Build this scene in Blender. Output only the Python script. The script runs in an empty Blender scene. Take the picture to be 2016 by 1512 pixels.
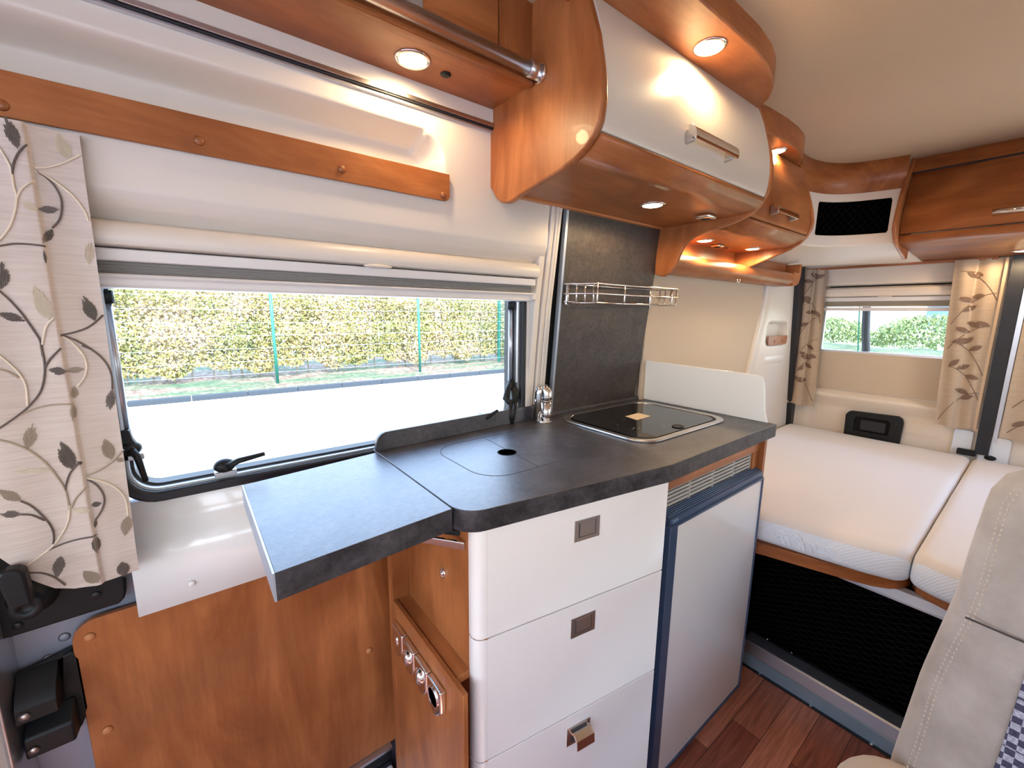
import bpy, math, random
from math import sin, cos, pi, radians, sqrt, atan2, exp
from mathutils import Vector, Matrix
random.seed(7)
SC = bpy.context.scene
COL = SC.collection

# ------------------------------------------------------------------ camera
f_px, pitch, roll, yaw, CZ = 825.6, radians(9.706), radians(.572), radians(52.05), 1.30
F = Vector((cos(yaw)*cos(pitch), sin(yaw)*cos(pitch), -sin(pitch)))
rr = Vector((sin(yaw), -cos(yaw), 0)); uu = rr.cross(F)
r2 = cos(roll)*rr + sin(roll)*uu; u2 = -sin(roll)*rr + cos(roll)*uu
cd = bpy.data.cameras.new('camera'); cam = bpy.data.objects.new('camera', cd); COL.objects.link(cam)
cam.matrix_world = Matrix(((r2.x, u2.x, -F.x, 0), (r2.y, u2.y, -F.y, 0), (r2.z, u2.z, -F.z, CZ), (0, 0, 0, 1)))
cd.sensor_fit = 'HORIZONTAL'; cd.sensor_width = 36; cd.lens = 36*f_px/2016; cd.clip_start = .02; cd.clip_end = 400
SC.camera = cam
vs = SC.view_settings; vs.view_transform = 'Standard'; vs.look = 'None'; vs.gamma = 1; vs.use_curve_mapping = False
vs.exposure = 0.52
try:
    SC.cycles.use_denoising = True; SC.cycles.max_bounces = 10; SC.cycles.diffuse_bounces = 6
    SC.cycles.transparent_max_bounces = 16; SC.cycles.sample_clamp_indirect = 6
except Exception: pass

# ------------------------------------------------------------------ sky and sun
w = bpy.data.worlds.new('sky'); SC.world = w; w.use_nodes = True
N = w.node_tree.nodes; Lk = w.node_tree.links; N.clear()
tc = N.new('ShaderNodeTexCoord'); sx = N.new('ShaderNodeSeparateXYZ'); rp = N.new('ShaderNodeValToRGB')
bg = N.new('ShaderNodeBackground'); wo = N.new('ShaderNodeOutputWorld')
Lk.new(tc.outputs['Generated'], sx.inputs[0]); Lk.new(sx.outputs[2], rp.inputs[0]); Lk.new(rp.outputs[0], bg.inputs[0]); Lk.new(bg.outputs[0], wo.inputs[0])
e = rp.color_ramp.elements
e[0].position = 0.0; e[0].color = (.93, .96, 1, 1)
e[1].position = .5; e[1].color = (.50, .74, 1.25, 1)
q = rp.color_ramp.elements.new(.12); q.color = (.80, .90, 1, 1)
SKY = 5.0
bg.inputs[1].default_value = SKY
sun = bpy.data.lights.new('sun', 'SUN'); sun.energy = 8; sun.angle = radians(.6); sun.color = (1, .93, .82)
so = bpy.data.objects.new('sun', sun); COL.objects.link(so)
so.rotation_euler = Vector((0.04, .62, -.78)).to_track_quat('-Z', 'Y').to_euler()

# ------------------------------------------------------------------ materials
def mat(name, col=(.5, .5, .5), rough=.5, metal=0., spec=.5, coat=0., bump=None, emis=None, sheen=0):
    m = bpy.data.materials.new(name); m.use_nodes = True
    nt = m.node_tree; p = nt.nodes['Principled BSDF']
    p.inputs['Base Color'].default_value = (*col, 1); p.inputs['Roughness'].default_value = rough
    p.inputs['Metallic'].default_value = metal; p.inputs['Specular IOR Level'].default_value = spec
    p.inputs['Coat Weight'].default_value = coat; p.inputs['Sheen Weight'].default_value = sheen
    if emis: p.inputs['Emission Color'].default_value = (*emis[0], 1); p.inputs['Emission Strength'].default_value = emis[1]
    if bump:   # (scale, strength, distance)
        add_bump(m, *bump)
    return m
def nodes(m): return m.node_tree.nodes, m.node_tree.links, m.node_tree.nodes['Principled BSDF']
def coords(m, scale=(1, 1, 1), rot=(0, 0, 0)):
    n, l, p = nodes(m); t = n.new('ShaderNodeTexCoord'); mp = n.new('ShaderNodeMapping')
    mp.inputs['Scale'].default_value = scale; mp.inputs['Rotation'].default_value = rot
    l.new(t.outputs['Object'], mp.inputs[0]); return mp.outputs[0]
def noise(m, co, scale, detail=4, rough=.5, dist=0):
    n, l, p = nodes(m); t = n.new('ShaderNodeTexNoise'); t.inputs['Scale'].default_value = scale
    t.inputs['Detail'].default_value = detail; t.inputs['Roughness'].default_value = rough; t.inputs['Distortion'].default_value = dist
    l.new(co, t.inputs['Vector']); return t.outputs['Fac']
def ramp(m, fac, stops, interp='LINEAR'):
    n, l, p = nodes(m); r = n.new('ShaderNodeValToRGB'); r.color_ramp.interpolation = interp
    el = r.color_ramp.elements
    while len(el) < len(stops): el.new(.5)
    for i, (ps, c) in enumerate(stops): el[i].position = ps; el[i].color = (*c, 1) if len(c) == 3 else c
    l.new(fac, r.inputs[0]); return r.outputs[0]
def mixc(m, f, a, b, mode='MIX'):
    n, l, p = nodes(m); x = n.new('ShaderNodeMix'); x.data_type = 'RGBA'; x.blend_type = mode
    for s, v in ((0, f), (6, a), (7, b)):
        if isinstance(v, (int, float)): x.inputs[s].default_value = v
        elif isinstance(v, tuple): x.inputs[s].default_value = (*v, 1)
        else: l.new(v, x.inputs[s])
    return x.outputs[2]
def setc(m, out): nodes(m)[1].new(out, nodes(m)[2].inputs['Base Color'])
def add_bump(m, scale, strength, dist=.001, co=None, fac=None):
    n, l, p = nodes(m)
    if fac is None: fac = noise(m, co if co is not None else coords(m), scale, 3)
    b = n.new('ShaderNodeBump'); b.inputs['Strength'].default_value = strength; b.inputs['Distance'].default_value = dist
    l.new(fac, b.inputs['Height']); l.new(b.outputs[0], p.inputs['Normal'])

def wood(name, axis, dark=(.235, .066, .017), lite=(.48, .178, .058), rough=.38):
    m = mat(name, rough=rough, spec=.35, coat=.05)
    s = [5, 5, 5]; s['xyz'.index(axis)] = 1.3
    co = coords(m, tuple(s)); big = noise(m, co, 1.5, 6, .6, 1.2)
    c1 = ramp(m, big, [(.30, dark), (.50, tuple((a+b)/2 for a, b in zip(dark, lite))), (.68, lite)])
    s2 = [60, 60, 60]; s2['xyz'.index(axis)] = 3
    fine = noise(m, coords(m, tuple(s2)), 2.2, 4, .6, .3)
    c2 = ramp(m, fine, [(.3, (.90, .89, .88)), (.7, (1.05, 1.05, 1.05))])
    cl = noise(m, coords(m), 6, 4)
    c3 = ramp(m, cl, [(.3, (.80, .77, .74)), (.7, (1.16, 1.16, 1.16))])
    c = mixc(m, 1., c1, c2, 'MULTIPLY'); c = mixc(m, 1., c, c3, 'MULTIPLY'); setc(m, c)
    add_bump(m, 1, .12, .0005, fac=fine)
    return m
M = {}
M['wood_z'] = wood('pear wood vertical', 'z')
M['wood_x'] = wood('pear wood along', 'x')
M['wood_y'] = wood('pear wood across', 'y')
M['wood_edge'] = mat('pear edge band', (.56, .23, .085), .4)
M['cream'] = mat('cream moulded plastic', (.70, .635, .565), .38, bump=(220, .06, .0006))
M['cream_warm'] = mat('warm cream liner', (.76, .66, .54), .5, bump=(200, .06, .0006))
M['white_panel'] = mat('white laminate', (.82, .81, .78), .2, coat=.5)
M['lacquer'] = mat('cream lacquer whitened for weak light', (.86, .83, .785), .22, coat=.35)  # whitened: the light missing on the low fronts is put into the colour
M['flap_lacquer'] = mat('cream lacquer darkened for strong light', (.68, .615, .53), .25, coat=.3)  # darker copy of the lacquer; tones down strong light on the upper door
M['guard'] = mat('white acrylic', (.84, .84, .81), .12, coat=.5)
M['chrome'] = mat('chrome', (.85, .84, .84), .08, 1)
M['steel'] = mat('brushed steel', (.62, .60, .59), .28, 1)
M['alu'] = mat('anodised aluminium', (.60, .62, .66), .35, .9)
M['alu_grey'] = mat('grey aluminium strip', (.42, .47, .55), .4, .5)
M['black'] = mat('black plastic', (.008, .009, .010), .45, spec=.3)
M['rubber'] = mat('black rubber', (.010, .011, .016), .5)
M['dark_hole'] = mat('dark cavity', (.004, .004, .004), .9)
M['door_metal'] = mat('painted grey metal', (.27, .28, .33), .35, .1, bump=(60, .08, .001))
M['strut'] = mat('silver strut tube', (.52, .54, .60), .3, .7)
M['blind'] = mat('blind aluminium profile', (.72, .69, .67), .42)
M['fridge_blue'] = mat('blue grey fridge frame', (.075, .115, .20), .35, .3)
M['fridge_strip'] = mat('dark blue ribbed strip', (.12, .19, .30), .4, .2)
M['vent'] = mat('beige grey grille', (.50, .47, .42), .5)
M['white_metal'] = mat('white lacquered steel', (.72, .76, .80), .3, .1)
M['brown_cap'] = mat('brown cap', (.30, .10, .03), .4)
M['seam'] = mat('dark joint', (.05, .045, .045), .8)
M['bulb'] = mat('lit lamp glass', (1, .9, .7), .3, emis=((1, .80, .50), 30))
M['green'] = mat('dark green coated steel', (.02, .16, .115), .4)
M['wire'] = mat('pale fence wire', (.75, .85, .80), .5)
M['wire_chrome'] = mat('chromed wire', (.80, .78, .77), .18, 1)
M['paper'] = mat('beige paper sticker', (.75, .62, .46), .7)
M['taupe'] = mat('beige padded board', (.56, .45, .33), .75, bump=(120, .15, .0008))

m = M['ceil'] = mat('fleece ceiling lining', (.55, .41, .28), .9, spec=.1, bump=(500, .35, .001))
# worktop laminate
def slate(name, lo, hi, rough, sc=9):
    m = mat(name, rough=rough, spec=(.78 if sc == 9 else .45)); m.node_tree.nodes['Principled BSDF'].inputs['Coat Roughness'].default_value = .22
    co = coords(m)
    a = noise(m, co, sc, 8, .68, .4); c1 = ramp(m, a, [(.33, lo), (.5, tuple((x+y)/2 for x, y in zip(lo, hi))), (.68, hi)])
    b = noise(m, co, 90, 4, .7); c2 = ramp(m, b, [(.3, (.65, .65, .65)), (.7, (1.35, 1.35, 1.35))])
    setc(m, mixc(m, 1., c1, c2, 'MULTIPLY')); add_bump(m, 260, .35, .0007, co=co); return m
M['slate'] = slate('dark slate laminate', (.030, .028, .032), (.088, .082, .090), .36)
M['slate_edge'] = slate('slate edge band', (.008, .008, .010), (.070, .065, .072), .5, 20)
M['slate_wall'] = slate('brown slate laminate', (.042, .032, .028), (.074, .058, .051), .5, 11)
# floor laminate
m = M['floor'] = mat('dark red ship deck laminate', rough=.4, coat=.1)
n, l, p = nodes(m); co = coords(m)
bk = n.new('ShaderNodeTexBrick'); l.new(co, bk.inputs['Vector'])
bk.inputs['Scale'].default_value = 1; bk.inputs['Brick Width'].default_value = .42; bk.inputs['Row Height'].default_value = .085
bk.inputs['Mortar Size'].default_value = .0008; bk.offset = .37; bk.inputs['Bias'].default_value = 0
bk.inputs['Color1'].default_value = (.24, .060, .035, 1); bk.inputs['Color2'].default_value = (.60, .235, .14, 1); bk.inputs['Mortar'].default_value = (.03, .008, .005, 1)
g = noise(m, coords(m, (3, 45, 3)), 2, 5, .6, .6); c2 = ramp(m, g, [(.3, (.6, .55, .5)), (.7, (1.3, 1.3, 1.3))])
setc(m, mixc(m, 1., bk.outputs[0], c2, 'MULTIPLY'))
# curtain fabric
def fabric(name, col, col2, sc=(8, 8, 160)):
    m = mat(name, rough=.55, spec=.3, sheen=.3)
    a = noise(m, coords(m, sc), 1.6, 5, .7); setc(m, ramp(m, a, [(.32, col2), (.62, col)])); add_bump(m, 1, .3, .0006, fac=a); return m
M['silk'] = fabric('slubbed silk curtain', (.60, .515, .455), (.50, .42, .365))
M['silk_warm'] = fabric('warm beige curtain', (.46, .345, .245), (.39, .29, .20))
M['th_dark'] = mat('dark brown thread', (.095, .065, .052), .5, sheen=.3)
M['th_cream'] = mat('cream thread', (.72, .62, .48), .4, sheen=.3)
M['th_taupe'] = mat('taupe thread', (.37, .29, .21), .45, sheen=.3)
M['leaf_print'] = mat('brown leaf print', (.17, .10, .065), .6)
M['lining'] = mat('curtain lining', (.46, .32, .20), .7)
# mattress
m = M['mattress'] = mat('knitted mattress cover', (.84, .79, .74), .85, spec=.15, sheen=.2)
a = noise(m, coords(m), 4, 3); add_bump(m, 1, .35, .012, fac=a)
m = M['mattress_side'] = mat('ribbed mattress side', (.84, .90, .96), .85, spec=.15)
n, l, p = nodes(m); wv = n.new('ShaderNodeTexWave'); wv.inputs['Scale'].default_value = 55; wv.bands_direction = 'DIAGONAL'
l.new(coords(m), wv.inputs['Vector']); add_bump(m, 1, .35, .0015, fac=wv.outputs['Fac'])
M['suede'] = mat('beige suede', (.46, .385, .32), .9, spec=.1, sheen=.5, bump=(900, .3, .001))
n, l, p = nodes(M['suede']); a = noise(M['suede'], coords(M['suede']), 14, 5, .6)
setc(M['suede'], ramp(M['suede'], a, [(.3, (.33, .285, .25)), (.7, (.45, .395, .35))]))
M['suede_lite'] = mat('light beige suede', (.52, .44, .36), .9, spec=.1, sheen=.4)
m = M['check'] = mat('blue checked weave', rough=.85)
n, l, p = nodes(m); ck = n.new('ShaderNodeTexChecker'); ck.inputs['Scale'].default_value = 95
ck.inputs['Color1'].default_value = (.055, .052, .10, 1); ck.inputs['Color2'].default_value = (.42, .42, .50, 1)
l.new(coords(m), ck.inputs['Vector']); a = noise(m, coords(m), 300, 2)
setc(m, mixc(m, 1., ck.outputs[0], ramp(m, a, [(.3, (.6, .6, .6)), (.7, (1.2, 1.2, 1.2))]), 'MULTIPLY'))
M['net'] = mat('black elastic net', (.008, .008, .0085), .9, spec=.1)
M['net_back'] = mat('black storage bag cloth', (.002, .002, .002), 1, spec=0)
M['hob_glass'] = mat('black hob glass', (.006, .006, .007), .04, spec=.9)
M['hob_dirt'] = mat('scuffed marks', (.55, .52, .5), .6)
# window glass
def glass(name, tint=(.96, .985, .97)):
    m = bpy.data.materials.new(name); m.use_nodes = True; n = m.node_tree.nodes; l = m.node_tree.links; n.clear()
    o = n.new('ShaderNodeOutputMaterial'); mx = n.new('ShaderNodeMixShader'); t = n.new('ShaderNodeBsdfTransparent'); g = n.new('ShaderNodeBsdfGlossy')
    fr = n.new('ShaderNodeFresnel'); fr.inputs[0].default_value = 1.16; t.inputs[0].default_value = (*tint, 1); g.inputs['Roughness'].default_value = .0
    l.new(fr.outputs[0], mx.inputs[0]); l.new(t.outputs[0], mx.inputs[1]); l.new(g.outputs[0], mx.inputs[2]); l.new(mx.outputs[0], o.inputs[0]); return m
M['glass'] = glass('acrylic window pane')
# outside
m = M['paving'] = mat('pale concrete paving', (.62, .60, .58), .9, bump=(30, .2, .01))
m = M['grass'] = mat('grass with fallen leaves', rough=.95)
a = noise(m, coords(m), 7, 8, .9); b = noise(m, coords(m, (.5, 2.4, 1)), .8, 5, .7)
m1 = ramp(m, a, [(.38, (.02, .055, .025)), (.5, (.06, .11, .05)), (.62, (.15, .17, .10))]); m2 = ramp(m, a, [(.38, (.06, .03, .02)), (.52, (.24, .14, .10)), (.62, (.50, .40, .34))])
setc(m, mixc(m, ramp(m, b, [(.42, (0, 0, 0)), (.58, (1, 1, 1))]), m1, m2))
m = M['meadow'] = mat('sunlit meadow grass', rough=.95)
a = noise(m, coords(m, (2, 2, .6)), 9, 8, .8); setc(m, ramp(m, a, [(.35, (.13, .17, .07)), (.55, (.30, .34, .19)), (.7, (.50, .50, .38))]))
M['kerb'] = mat('grey concrete kerb', (.034, .042, .052), .9, bump=(40, .4, .01))
def leafmat(name, stops):
    m = mat(name, rough=.6, spec=.3); n, l, p = nodes(m)
    gi = n.new('ShaderNodeTexCoord'); a = noise(m, gi.outputs['Object'], 1.1, 5, .75); b = noise(m, gi.outputs['Object'], 23, 2, .6)
    x = n.new('ShaderNodeMath'); x.operation = 'MULTIPLY_ADD'; x.inputs[1].default_value = .55; l.new(b, x.inputs[0])
    y = n.new('ShaderNodeMath'); y.operation = 'MULTIPLY'; y.inputs[1].default_value = .5; l.new(a, y.inputs[0]); l.new(y.outputs[0], x.inputs[2])
    setc(m, ramp(m, x.outputs[0], stops)); return m
M['hedge'] = leafmat('autumn hornbeam leaves', [(.36, (.03, .045, .025)), (.43, (.09, .12, .035)), (.49, (.26, .24, .06)), (.54, (.42, .33, .11)), (.59, (.34, .20, .12)), (.66, (.60, .50, .40))])
M['bush'] = leafmat('green bush leaves', [(.38, (.07, .12, .04)), (.50, (.18, .24, .08)), (.60, (.34, .35, .17))])
M['bark'] = mat('pale bark', (.38, .34, .28), .9)
M['shed'] = mat('blue painted sheet wall', (.12, .20, .34), .6)
M['red'] = mat('red paint', (.45, .06, .06), .5)

# ------------------------------------------------------------------ geometry helpers
class G:
    """collects faces and becomes one mesh object"""
    def __init__(s): s.v = []; s.f = []; s.mi = []; s.mats = []; s.sm = []
    def _m(s, m):
        if m not in s.mats: s.mats.append(m)
        return s.mats.index(m)
    def add(s, vs, fs, m, smooth=False):
        o = len(s.v); s.v += [tuple(v) for v in vs]; k = s._m(m)
        for f in fs: s.f.append([o+i for i in f]); s.mi.append(k); s.sm.append(smooth)
        return s
    def box(s, x0, x1, y0, y1, z0, z1, m):
        vs = [(x, y, z) for x in (x0, x1) for y in (y0, y1) for z in (z0, z1)]
        return s.add(vs, [(0, 1, 3, 2), (4, 6, 7, 5), (0, 4, 5, 1), (2, 3, 7, 6), (0, 2, 6, 4), (1, 5, 7, 3)], m)
    def prism(s, pts, ax, a, b, m, smooth=False, mcap=None):
        """pts are the other two coordinates, in xyz order, swept along ax from a to b"""
        def P(p, t): return {'x': (t, p[0], p[1]), 'y': (p[0], t, p[1]), 'z': (p[0], p[1], t)}[ax]
        n = len(pts); vs = [P(p, a) for p in pts]+[P(p, b) for p in pts]
        s.add(vs, [(i, (i+1) % n, n+(i+1) % n, n+i) for i in range(n)], m, smooth)
        s.add(vs, [tuple(range(n))[::-1], tuple(range(n, 2*n))], mcap or m); return s
    def sheet(s, pts, th, nrm, m):
        """closed plate: 3-D outline given a thickness along nrm"""
        n = len(pts); vs = [tuple(p) for p in pts]+[tuple(p[i]+nrm[i]*th for i in range(3)) for p in pts]
        return s.add(vs, [tuple(range(n)), tuple(range(n, 2*n))[::-1]]+[(i, n+i, n+(i+1) % n, (i+1) % n) for i in range(n)], m)
    def grid(s, fn, nu, nv, m, smooth=True, keep=None):
        vs = [fn(i/nu, j/nv) for j in range(nv+1) for i in range(nu+1)]; fs = []
        for j in range(nv):
            for i in range(nu):
                if keep and not keep((i+.5)/nu, (j+.5)/nv): continue
                a = j*(nu+1)+i; fs.append((a, a+1, a+nu+2, a+nu+1))
        return s.add(vs, fs, m, smooth)
    def tube(s, pts, r, m, n=10, caps=True, closed=False):
        pts = [Vector(p) for p in pts]; R = r if isinstance(r, (list, tuple)) else [r]*len(pts); vs = []; up = None
        for i, p in enumerate(pts):
            if closed: t = pts[(i+1) % len(pts)]-pts[i-1]
            else: t = (pts[min(i+1, len(pts)-1)]-pts[max(i-1, 0)])
            t.normalize()
            if up is None: up = Vector((0, 0, 1)) if abs(t.z) < .9 else Vector((1, 0, 0))
            a = t.cross(up)
            if a.length < 1e-4: a = t.orthogonal()
            a.normalize(); b = a.cross(t).normalized(); up = b
            for k in range(n): th = 2*pi*k/n; vs.append(p+(a*cos(th)+b*sin(th))*R[i])
        L = len(pts); fs = []
        for i in range(L if closed else L-1):
            for k in range(n): fs.append((i*n+k, i*n+(k+1) % n, ((i+1) % L)*n+(k+1) % n, ((i+1) % L)*n+k))
        s.add(vs, fs, m, True)
        if caps and not closed: s.add(vs[:n], [tuple(range(n))], m); s.add(vs[-n:], [tuple(range(n))[::-1]], m)
        return s
    def lathe(s, prof, c, ax, m, n=32, smooth=True):
        """prof: (radius, height) about point c along vector ax"""
        ax = Vector(ax).normalized(); a = ax.orthogonal().normalized(); b = ax.cross(a); c = Vector(c); vs = []
        for r, h in prof:
            for k in range(n): th = 2*pi*k/n; vs.append(c+ax*h+(a*cos(th)+b*sin(th))*r)
        fs = []
        for i in range(len(prof)-1):
            for k in range(n): fs.append((i*n+k, i*n+(k+1) % n, (i+1)*n+(k+1) % n, (i+1)*n+k))
        s.add(vs, fs, m, smooth)
        if prof[0][0] > 1e-4: s.add(vs[:n], [tuple(range(n))], m)
        if prof[-1][0] > 1e-4: s.add(vs[-n:], [tuple(range(n))], m)
        return s
    def ball(s, c, r, m, nu=20, nv=12):
        rx, ry, rz = r if isinstance(r, (tuple, list)) else (r, r, r)
        return s.grid(lambda u, v: (c[0]+rx*cos(2*pi*u)*sin(pi*v), c[1]+ry*sin(2*pi*u)*sin(pi*v), c[2]-rz*cos(pi*v)), nu, nv, m)
    def build(s, name, parent=None, bevel=0, seg=2, sub=0, solid=0, weld=True, label=None):
        me = bpy.data.meshes.new(name)
        if parent is not None: org = Vector(parent['_o'])
        else:
            xs, ys, zs = zip(*s.v); org = Vector(((min(xs)+max(xs))/2, (min(ys)+max(ys))/2, min(zs)))
        me.from_pydata([(v[0]-org.x, v[1]-org.y, v[2]-org.z) for v in s.v], [], s.f)
        for m_ in s.mats: me.materials.append(m_)
        me.polygons.foreach_set('material_index', s.mi); me.polygons.foreach_set('use_smooth', s.sm)
        me.update()
        if weld:
            import bmesh
            bm = bmesh.new(); bm.from_mesh(me); bmesh.ops.remove_doubles(bm, verts=bm.verts, dist=1e-5)
            bmesh.ops.recalc_face_normals(bm, faces=bm.faces); bm.to_mesh(me); bm.free()
        o = bpy.data.objects.new(name, me); COL.objects.link(o)
        if parent is not None: o.parent = parent; o['_o'] = tuple(org)
        else: o.location = org; o['_o'] = tuple(org)
        if solid: md = o.modifiers.new('solid', 'SOLIDIFY'); md.thickness = solid; md.offset = 0
        if bevel:
            md = o.modifiers.new('bevel', 'BEVEL'); md.width = bevel; md.segments = seg; md.limit_method = 'ANGLE'; md.angle_limit = radians(35); md.harden_normals = False
            for pl in me.polygons: pl.use_smooth = True
            me.set_sharp_from_angle(angle=radians(30))
            wn = o.modifiers.new('wn', 'WEIGHTED_NORMAL'); wn.keep_sharp = True; wn.weight = 90
        if sub: md = o.modifiers.new('sub', 'SUBSURF'); md.levels = sub; md.render_levels = sub
        if label: o['label'] = label
        return o
def tag(o, label, cat, group=None):
    o['label'] = label; o['category'] = cat
    if group: o['group'] = group
    return o
def thing(name, loc, label, cat, group=None):
    o = bpy.data.objects.new(name, None); COL.objects.link(o); o.location = loc; o['_o'] = tuple(loc); o.empty_display_size = .05
    return tag(o, label, cat, group)
def struct(name, loc):
    o = bpy.data.objects.new(name, None); COL.objects.link(o); o.location = loc; o['_o'] = tuple(loc); o['kind'] = 'structure'; return o
def rrect(x0, x1, y0, y1, r, n=6, which='1111'):
    """rounded rectangle outline; corner order: (x0,y0) (x1,y0) (x1,y1) (x0,y1)"""
    out = []
    for k, (cx, cy, a0) in enumerate(((x0, y0, pi), (x1, y0, 1.5*pi), (x1, y1, 0), (x0, y1, .5*pi))):
        if which[k] == '0': out.append((cx, cy)); continue
        ox = cx+r if cx == x0 else cx-r; oy = cy+r if cy == y0 else cy-r
        for i in range(n+1): a = a0+.5*pi*i/n; out.append((ox+r*cos(a), oy+r*sin(a)))
    return out
def sstep(a, b, x):
    t = max(0, min(1, (x-a)/(b-a))); return t*t*(3-2*t)
def interp(tab, x):
    if x <= tab[0][0]: return tab[0][1]
    for (a, b), (c, d) in zip(tab, tab[1:]):
        if x <= c: return b+(d-b)*(x-a)/(c-a)
    return tab[-1][1]
def ring_faces(g, outer, inner, ax, a, b, m):
    """flat frame between two outlines with equal point counts, swept along ax"""
    n = len(outer)
    def P(p, t): return {'x': (t, p[0], p[1]), 'y': (p[0], t, p[1]), 'z': (p[0], p[1], t)}[ax]
    vs = [P(p, t) for t in (a, b) for pp in (outer, inner) for p in pp]; fs = []
    for i in range(n):
        j = (i+1) % n
        fs += [(i, j, n+j, n+i), (2*n+i, 3*n+i, 3*n+j, 2*n+j), (i, 2*n+i, 2*n+j, j), (n+i, n+j, 3*n+j, 3*n+i)]
    g.add(vs, fs, m)
# ------------------------------------------------------------------ the shell of the van
g = G(); g.box(-2.1, 3.0, -.74, 1.0, -.04, 0, M['floor']); o = g.build('floor'); o['kind'] = 'structure'
# ceiling, gently arched towards the side walls
def ceil_z(y): return 1.945-.02*max(0, -.2-y)
g = G(); g.grid(lambda u, v: (-1.2+4.3*u, -.76+1.72*v, ceil_z(-.76+1.72*v)), 4, 30, M['ceil'])
o = g.build('ceiling', solid=.02); o['kind'] = 'structure'
# side walls with cab window openings in front
def side_wall(name, y0, y1):
    g = G()
    g.box(-2.1, -1.95, y0, y1, 0, 1.95, M['cream']); g.box(-1.0, -.88, y0, y1, 0, 1.95, M['cream'])
    g.box(-1.95, -1.0, y0, y1, 0, .85, M['cream']); g.box(-1.95, -1.0, y0, y1, 1.5, 1.95, M['cream'])
    return g
g = side_wall('wall_right', -.78, -.74)
for a_, b_, c_, d_ in ((-.88, 3.0, 0, 1.0), (-.88, 3.0, 1.42, 1.95), (-.88, -.80, 1.0, 1.42), (.30, 1.70, 1.0, 1.42), (2.70, 3.0, 1.0, 1.42)): g.box(a_, b_, -.78, -.74, c_, d_, M['cream_warm'])  # leaves unseen openings for the two windows added for daylight
o = g.build('wall_right'); o['kind'] = 'structure'
g = side_wall('wall_left', 1.0, 1.05)
g.box(-.88, -.30, 1.0, 1.05, 0, 1.95, M['cream']); g.box(.88, 3.05, 1.0, 1.05, 0, 1.95, M['cream_warm'])
o = g.build('wall_left'); o['kind'] = 'structure'
g = G(); g.box(-2.14, -2.1, -.78, 1.05, 0, .80, M['cream']); g.box(-2.14, -2.1, -.78, 1.05, 1.6, 1.95, M['cream']); g.box(-2.1, -1.2, -.78, 1.05, 1.88, 1.95, M['cream'])
o = g.build('wall_front'); o['kind'] = 'structure'

for k_, (a_, b_) in enumerate(((-.80, .30), (1.70, 2.70))):
    g = G(); g.box(a_, b_, -.765, -.760, 1.0, 1.42, M['glass']); o = g.build('window_%d' % (k_+4)); o['kind'] = 'structure'  # made-up side windows out of view, added to let in more daylight
# sliding door: inner skin, moulded upper liner, sill
door = struct('door_1', (.3, .99, 0))
def lin_y(x, z):
    y = interp([(1.36, .962), (1.430, .957), (1.438, .955), (1.446, .948), (1.458, .932), (1.468, .924), (1.482, .918), (1.52, .916), (1.70, .915), (1.86, .915)], z)
    mx = 1-sstep(.470, .512, x); mz = sstep(1.572, 1.585, z)*(1-sstep(1.672, 1.700, z))
    # rounded corner of the tray
    r = .05; cx, cz = .512-r, 1.693-r
    if x > cx and z > cz:
        d = sqrt((x-cx)**2+(z-cz)**2); mz = sstep(1.572, 1.585, z); mx = 1-sstep(r-.035, r, d)
    return y+.072*mx*mz
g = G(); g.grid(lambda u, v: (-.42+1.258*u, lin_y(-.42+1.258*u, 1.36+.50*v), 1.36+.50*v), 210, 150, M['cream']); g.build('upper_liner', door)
g = G(); g.box(-.30, .90, .985, 1.0, 0, .955, M['door_metal']); g.box(-.30, -.125, .985, 1.0, .95, 1.5, M['cream'])
g.build('inner_skin', door)
# wall between window frame and door post
g = G(); g.prism([(.812, .94), (.835, .94), (.838, 1.42), (.812, 1.42)], 'y', .972, 1.0, M['cream']); g.build('side_liner', door, bevel=.006)
# bumps pressed into the grey skin
g = G()
for (x, z) in ((-.215, .735), (-.238, .705), (-.234, .688), (-.16, .60)): g.lathe([(.0, .003), (.005, .0025), (.008, 0)], (x, .985, z), (0, -1, 0), M['door_metal'], 16)
g.build('pressed_dimples', door)

# window in the sliding door
win = struct('window_1', (.35, 1.0, .95))
n_ = 8
def wr(x0, x1, z0, z1, r): return rrect(x0, x1, z0, z1, r, n_)
g = G(); ring_faces(g, wr(-.122, .812, .947, 1.40, .062), wr(-.104, .796, .966, 1.39, .046), 'y', .972, 1.0, M['rubber']); g.build('rubber_seal', win, bevel=.004)
g = G(); ring_faces(g, wr(-.106, .797, .965, 1.392, .046), wr(-.100, .790, .9705, 1.388, .042), 'y', .985, 1.02, M['alu']); g.build('inner_frame', win)
g = G(); ring_faces(g, wr(-.101, .791, .970, 1.39, .042), wr(-.095, .772, .975, 1.38, .038), 'y', 1.0, 1.03, M['rubber']); g.build('outer_frame', win)
g = G(); g.prism(wr(-.12, .81, .95, 1.40, .05), 'y', 1.034, 1.038, M['glass']); g.build('pane', win)
def strut(x, zt, zb, y=1.0):
    g = G(); g.tube([(x, y, zt), (x, y, zb)], .0065, M['strut'], 14); o = g.build('strut', win)
    g = G(); g.tube([(x, y, zt+.018), (x, y, zt-.004)], .0105, M['black'], 14); g.build('strut_cap', o)
strut(-.099, 1.312, 1.085); strut(.772, 1.312, 1.095)
g = G(); g.box(.782, .790, .984, .999, 1.09, 1.33, M['alu']); g.build('track', win)
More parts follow.
